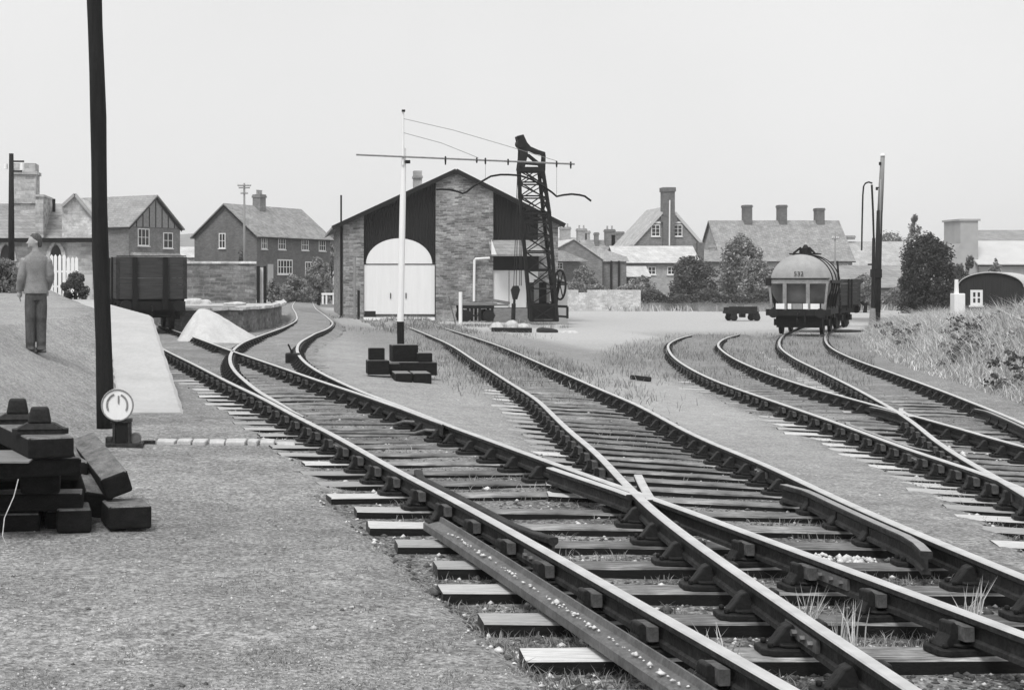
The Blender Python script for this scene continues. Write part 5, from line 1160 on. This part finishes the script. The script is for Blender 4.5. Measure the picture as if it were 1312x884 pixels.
tree('shrub','dark bush against the white picket fence right of the man',96,54,349,392,40,'leaf_dark',9000,40,.035,15,trunk=False,cat='bush')
tree('shrub','spiky plant beside the right dark gate post',350,70,357,388,26,'leaf_mid',2600,26,.07,16,trunk=False,cat='bush')
tree('leafy_tree','hazy tree between the brick house and the goods shed',424,165,293,352,34,'leaf_mid',5000,40,.15,17,shape='ball')
tree('shrub','bush in front of the brick house near the siding end',408,128,330,362,40,'leaf_mid',5000,34,.1,18,trunk=False,cat='bush')
tree('shrub','scrubby bush in front of the brick house left of the siding end',380,131,352,374,50,'leaf_mid',5000,34,.1,19,trunk=False,cat='bush')
tree('shrub','dark climbing bush against the brick house gable',310,131,312,350,12,'leaf_dark',1500,20,.1,20,trunk=False,cat='bush')
tree('shrub','dark bush under the low grey roof right of the tank wagon',1108,112,352,392,50,'leaf_mid',5000,34,.1,21,trunk=False,cat='bush')
# hedge on the boundary wall
def hedge(px0,px1,Y,py0,py1,mat,label,n,seed,ls=.09,dep=.6):
    r=np.random.default_rng(seed); x0,x1=ax(px0,Y),ax(px1,Y); z0,z1=az(py1,Y),az(py0,Y)
    x=r.uniform(x0,x1,n); top=z1+.25*np.sin(x*1.3)+.15*np.sin(x*3.1); z=z0+(top-z0)*r.uniform(0,1,n)**.7; y=Y+r.uniform(-dep,dep,n)
    P_=np.stack([x,y,z],1); nrm=r.normal(size=(n,3)); nrm/=np.linalg.norm(nrm,axis=1)[:,None]; a=np.cross(nrm,r.normal(size=(n,3))); a/=np.linalg.norm(a,axis=1)[:,None]; b=np.cross(nrm,a); s_=ls*r.uniform(.5,1.4,n)[:,None]
    V_=np.stack([P_-a*s_,P_-b*s_*.6,P_+a*s_,P_+b*s_*.6],1).reshape(-1,3)
    return tag(fastmesh('hedge',V_,np.arange(n*4).reshape(-1,4),[M[mat]],k=4),label,'hedge')
hedge(822,1000,118.4,376,388,'leaf_dark','dark trimmed hedge along the low boundary wall behind the trolley',9000,41)
hedge(1056,1165,117,374,396,'leaf_mid','loose hedge behind the two-tone pole',7000,42)
hedge(728,824,119.5,366,374,'leaf_mid','thin strip of greenery along the top of the whitewashed wall',2500,43)
hedge(235,345,70,371,386,'leaf_mid','low growth along the foot of the tall stone wall on the bank',2500,44,.05,.3)
# ------------------------------------------------------------------ grass, weeds, stones (uncountable)
def blades(name,X,Y,h,w,mat,seed,lean=.35,Zoff=0,nb=1):
    r=np.random.default_rng(seed); n=len(X); Z=ground(X,Y)+Zoff; a=r.uniform(0,2*math.pi,n); h=h*r.uniform(.5,1.3,n); w=w*r.uniform(.6,1.3,n)
    dx,dy=np.cos(a),np.sin(a); la=r.uniform(0,2*math.pi,n); ll=h*lean*r.uniform(.2,1.6,n); lxn,lyn=np.cos(la)*ll,np.sin(la)*ll
    b=np.stack([X,Y,Z-.01],1); sd=np.stack([dx*w/2,dy*w/2,np.zeros(n)],1)
    mid=b+np.stack([lxn*.35,lyn*.35,h*.6],1); tip=b+np.stack([lxn,lyn,h],1)
    V_=np.stack([b-sd,b+sd,mid+sd*.7,mid-sd*.7,tip],1).reshape(-1,3); o=np.arange(n)[:,None]*5
    F3=np.concatenate([o+np.array([[0,1,2]]),o+np.array([[0,2,3]]),o+np.array([[3,2,4]])],0)
    return fastmesh(name,V_,F3,[M[mat]],k=3)
r=np.random.default_rng(5)
def persp(n,y0,y1,px0,px1,pw=1.0):   # candidate ground points, denser close to the viewer
    u=r.uniform(0,1,n); Y=1/(1/y1+(1/y0-1/y1)*u**pw); X=r.uniform(px0-CXP,px1-CXP,n)*Y/FOC; return X,Y
# short turf in the left foreground
X,Y=persp(130000,5.5,30,-80,760,.75); keep=(X<F_(Y)-.45)&(vn(X,Y,.6)+.6*vn(X,Y,.2,1)>-.12)&~((X>edge(Y)-1.05)&(X<edge(Y)+.3)&(Y>20.5)); X,Y=X[keep],Y[keep]
tag(blades('turf',X,Y,.016,.006,'turf_blade',1,1.0),'short dry turf on the left foreground','grass',kind='stuff')
X,Y=persp(46000,5.5,40,-80,1400,.75); tm=trackmask(X,Y); keep=(tm>.4)&(vn(X,Y,.7,1)>.04); X,Y=X[keep],Y[keep]
tag(blades('track_grass',X,Y,.06,.007,'grass',2,.8),'sparse grass sprouting between the sleepers','grass',kind='stuff')
r=np.random.default_rng(15)
X,Y=persp(60000,5.5,26,-80,900,.75); keep=(X<F_(Y)-.6)&(vn(X,Y,.9,2)*.7+vn(X,Y,.22,1)>.33)&~((X>edge(Y)-1.05)&(X<edge(Y)+.3)&(Y>20.5)); X,Y=X[keep],Y[keep]
tag(blades('turf_clumps',X,Y,.026,.006,'grass',21,.9),'thicker clumps of turf scattered over the left foreground','grass',kind='stuff')
X,Y=persp(260,5.5,30,-80,900,.8); keep=(X<F_(Y)-.8)&~((X>edge(Y)-1.05)&(X<edge(Y)+.3)&(Y>20.5)); X,Y=X[keep],Y[keep]
stones_later=(X,Y)
# taller weeds on the middle line and around right tracks
X,Y=persp(120000,20,66,380,1120,.9); d1=ss(24,42,Y)*inband(X,H_(Y)-.6,I_(Y)+.9,.8); d2=ss(30,44,Y)*inband(X,J_(Y)-1.5,M_(Y)+1.4,.8)*.75; d3=ss(55,64,Y)*inband(X,3.6,11,1.2)*.8
dd=np.maximum(np.maximum(d1,d2),d3)*(.55+1.2*vn(X,Y,1.6,2)+.5*vn(X,Y,.5)); keep=(r.uniform(0,1,len(X))<dd)&(Y<66); X,Y=X[keep],Y[keep]
tag(blades('weeds',X,Y,.14,.014,'grass',3,.6),'low weeds half hiding the middle and right-hand tracks','weeds',kind='stuff')
# bank of rough grass on the right
n=150000; Y=r.uniform(27,76,n); X=M_(Y)+1.3+r.uniform(0,1,n)**.8*11; keep=(X/Y<.56)&(vn(X,Y,1.8,1)>-.33); X,Y=X[keep],Y[keep]; tall=ss(1.2,3.2,X-M_(Y))
tag(blades('bank_grass',X,Y,(.12+.40*tall)*(.45+1.3*np.clip(vn(X,Y,1.1)+.5,0,1)),.02,'bank_blade',4,.9),'tall pale rough grass on the right-hand bank','grass',kind='stuff')
n=420; Y=r.uniform(28,74,n); X=M_(Y)+2.2+r.uniform(0,1,n)*9; keep=(X/Y<.56)&(vn(X,Y,2.3,2)>-.05); X,Y=X[keep],Y[keep]; cx_l=[]
for x,y in zip(X,Y):
    z=float(ground(np.array([x]),np.array([y]))[0]); h=r.uniform(.25,.75)*(1.25 if y<48 else .8); cx_l.append(leaves(60,x,y,z+h*.5,h*.55,h*.55,h*.5,6,.05,int(r.integers(1e6))))
V_=np.concatenate(cx_l); tag(fastmesh('bank_weeds',V_,np.arange(len(V_)).reshape(-1,4),[M['weed']],k=4),'leafy dark weeds growing through the bank grass','weeds',kind='stuff')
for nm,mt,sd,cnt,lab in (('bank_bushes','leaf_dark',61,13,'low dark bushes in the hollows of the right-hand bank'),('pale_bank_plants','leaf_pale',62,26,'pale feathery plants on the crest of the right-hand bank')):
    r2=np.random.default_rng(sd); out=[]
    for i in range(cnt):
        y=r2.uniform(31,60); x=M_(y)+(r2.uniform(2.0,3.6) if mt=='leaf_dark' else r2.uniform(3.2,8.5)); z=float(ground(np.array([x]),np.array([y]))[0]); h=r2.uniform(.35,.75) if mt=='leaf_dark' else r2.uniform(.3,.6)
        out.append(leaves(420,float(x),y,z+h*.45,h*1.1,h*1.0,h*.62,14,.045,int(r2.integers(1e6)),shape='bush'))
    V_=np.concatenate(out); tag(fastmesh(nm,V_,np.arange(len(V_)).reshape(-1,4),[M[mt]],k=4),lab,'bushes',kind='stuff')
r=np.random.default_rng(77)
X=r.uniform(3.8,16.5,14000); Y=r.uniform(60,83.6,14000); kp=(vn(X,Y,1.6,1)>.0)&(((Y>80.5)|((X<9.5)&(X>5.2))|((Y>73)&(Y<76)&(X>9.5)&(X<15)))); X,Y=X[kp],Y[kp]
tag(blades('shed_weeds',X,Y,.2,.03,'grass',9,.6),'scrubby weeds along the foot of the goods shed and crane','weeds',kind='stuff')
X=r.uniform(27,66,9000); Y=116.8+r.uniform(-1,1,9000)**3*2; kp=vn(X,Y,2.2,2)>-.1; X,Y=X[kp],Y[kp]
tag(blades('wall_weeds',X,Y,.5,.07,'grass_dry',10,.6),'rough growth along the foot of the low boundary wall','weeds',kind='stuff')
# tufts in the four-foot, foreground
def tuft(px,py,Y,h,n,label,seed,spread=.03,mat='grass_dry'):
    rr=random.Random(seed); mb=MB(); x=ax(px,Y)
    for i in range(n):
        a=rr.uniform(0,6.28); l=h*rr.uniform(.5,1.1); ln=rr.uniform(.1,.55)*l; bx_,by=rr.gauss(0,spread),rr.gauss(0,spread); w=.004
        p=[Vector((bx_,by,0)),Vector((bx_+math.cos(a)*ln*.3,by+math.sin(a)*ln*.3,l*.55)),Vector((bx_+math.cos(a)*ln,by+math.sin(a)*ln,l))]
        s_=Vector((w,0,0)); mb.add([p[0]-s_,p[0]+s_,p[1]+s_*.8,p[1]-s_*.8,p[2]],[(0,1,2,3),(3,2,4)])
    o=mb.build('grass_tuft',M[mat],None,(x,Y,gz(x,Y)-.01),fix=False); return tag(o,label,'grass tuft','grass tufts between the foreground rails')
tuft(1037,780,7.75,.34,34,'tallest pale grass tuft standing between two foreground rails at the right',1)
tuft(1087,780,7.75,.26,20,'smaller grass tuft just right of the tallest one',2)
tuft(1245,760,8.3,.28,18,'thin grass tuft by the rightmost foreground rail',3)
tuft(905,800,7.6,.2,14,'small wispy tuft between the middle foreground rails',4,.05)
tuft(845,830,6.9,.2,6,'few upright stalks against the nearest bright rail',5,.015)
tuft(935,800,7.3,.22,8,'sparse stalks by a chair left of the tallest tuft',6,.06)
# stones of the ballast
def stones(name,X,Y,sz,mat,seed,label,Zo=0):
    rr=np.random.default_rng(seed); n=len(X); Z=ground(X,Y)+Zo; base=np.array([[1,0,0],[-1,0,0],[0,1,0],[0,-1,0],[0,0,1],[0,0,-1]],float)
    Fb=np.array([[0,2,4],[2,1,4],[1,3,4],[3,0,4],[2,0,5],[1,2,5],[3,1,5],[0,3,5]])
    s_=sz*np.exp(rr.normal(0,.45,n)); V_=base[None]*s_[:,None,None]*rr.uniform(.6,1.3,(n,6,1)); V_[:,:,2]*=.6
    a=rr.uniform(0,6.28,n); ca,sa=np.cos(a)[:,None],np.sin(a)[:,None]; x=V_[:,:,0]*ca-V_[:,:,1]*sa; y=V_[:,:,0]*sa+V_[:,:,1]*ca
    V_=np.stack([x+X[:,None],y+Y[:,None],V_[:,:,2]+Z[:,None]+.15*s_[:,None]],2).reshape(-1,3); F3=(Fb[None]+np.arange(n)[:,None,None]*6).reshape(-1,3)
    return tag(fastmesh(name,V_,F3,[M[mat]],k=3),label,'stones',kind='stuff')
X,Y=persp(26000,5.2,34,60,1400,.75); tm=trackmask(X,Y); keep=(tm>.15)&(r.uniform(0,1,len(X))<.9); X,Y=X[keep],Y[keep]
k_=len(X)//5
stones('ballast',X[k_:],Y[k_:],.013,'ballast_stone',1,'dark oily ballast stones between the sleepers')
stones('pale_chippings',X[:k_],Y[:k_],.013,'debris',2,'pale chippings scattered in the dark ballast')
X,Y=persp(7000,5.4,45,-80,1400,.75); keep=(trackmask(X,Y)<.1)&~((X>edge(Y)-1.1)&(X<edge(Y)+.2)&(Y>20)); X,Y=X[keep],Y[keep]
stones('gravel',X,Y,.006,'rock',3,'fine gravel strewn over the bare yard')
X=np.concatenate([r.normal(3.9,.22,120),r.normal(9.0,.4,90)]); Y=np.concatenate([r.normal(10.2,.22,120),r.normal(19.5,.8,90)])
stones('rubbish',X,Y,.022,'debris',4,'scraps of pale rubbish lying between the rails',.01)
X,Y=stones_later; stones('clods',X,Y,.006,'ballast_stone',8,'dark clods and cinders lying on the left foreground')
# debris lying on the loose rail
Y=r.uniform(5,10.4,170); X=F_(Y)-.265+r.normal(0,.010,170)
o=stones('rail_debris',X,Y,.010,'debris',5,'pale chippings lying along the loose rail',0); 
for v in o.data.vertices: v.co.z=v.co.z-float(ground(np.array([v.co.x]),np.array([v.co.y]))[0])*1.0-.103
# ------------------------------------------------------------------ haze, light, sky
if True:
    hz,nt,b=newmat('air_haze'); nt.nodes.remove(b); pv=nt.nodes.new('ShaderNodeVolumePrincipled'); pv.inputs['Color'].default_value=g3(.95); pv.inputs['Density'].default_value=.0004; pv.inputs['Anisotropy'].default_value=.2
    out=[n_ for n_ in nt.nodes if n_.type=='OUTPUT_MATERIAL'][0]; nt.links.new(pv.outputs[0],out.inputs['Volume'])
    hb=MB().box(-2700,2700,-60,3100,-6,70).build('haze',hz); tag(hb,'thin pale haze over the yard','haze',kind='stuff')
SE=R(56)   # sun behind the camera, a little to the left
w=bpy.data.worlds.new('World'); sc.world=w; w.use_nodes=True; nt=w.node_tree; bg=nt.nodes['Background']
sk=nt.nodes.new('ShaderNodeTexSky'); sk.sky_type='NISHITA'; sk.sun_disc=False; sk.sun_elevation=SE; sk.sun_rotation=R(208); sk.air_density=1; sk.dust_density=3
bw=nt.nodes.new('ShaderNodeRGBToBW'); nt.links.new(sk.outputs[0],bw.inputs[0])
tc=nt.nodes.new('ShaderNodeTexCoord'); cn=noise(nt,tc.outputs['Generated'],2.2,4,.5); cl=ramp(nt,cn,[(.3,.93),(.7,1.05)])
cm=nt.nodes.new('ShaderNodeMix'); cm.data_type='RGBA'; cm.inputs['Factor'].default_value=.88; nt.links.new(bw.outputs[0],cm.inputs[6])
ml=nt.nodes.new('ShaderNodeMix'); ml.data_type='RGBA'; ml.blend_type='MULTIPLY'; ml.inputs['Factor'].default_value=1; nt.links.new(cl,ml.inputs[6]); ml.inputs[7].default_value=g3(6.6); nt.links.new(ml.outputs[2],cm.inputs[7])
nt.links.new(cm.outputs[2],bg.inputs['Color']); bg.inputs['Strength'].default_value=.1
sl=bpy.data.lights.new('sun','SUN'); sl.energy=1.9; sl.angle=R(22); sl.color=(1,.995,.985); so=bpy.data.objects.new('sun',sl); COL.objects.link(so)
az_=R(208); dirv=Vector((math.sin(az_)*math.cos(SE),math.cos(az_)*math.cos(SE),math.sin(SE))); so.rotation_euler=dirv.to_track_quat('Z','Y').to_euler(); so.location=(20,-20,40)
sc.view_settings.view_transform='Standard'; sc.view_settings.look='None'; sc.view_settings.exposure=.5; sc.view_settings.gamma=1
sc.render.engine='CYCLES'; sc.cycles.volume_bounces=1
sc.render.resolution_x=1024; sc.render.resolution_y=689
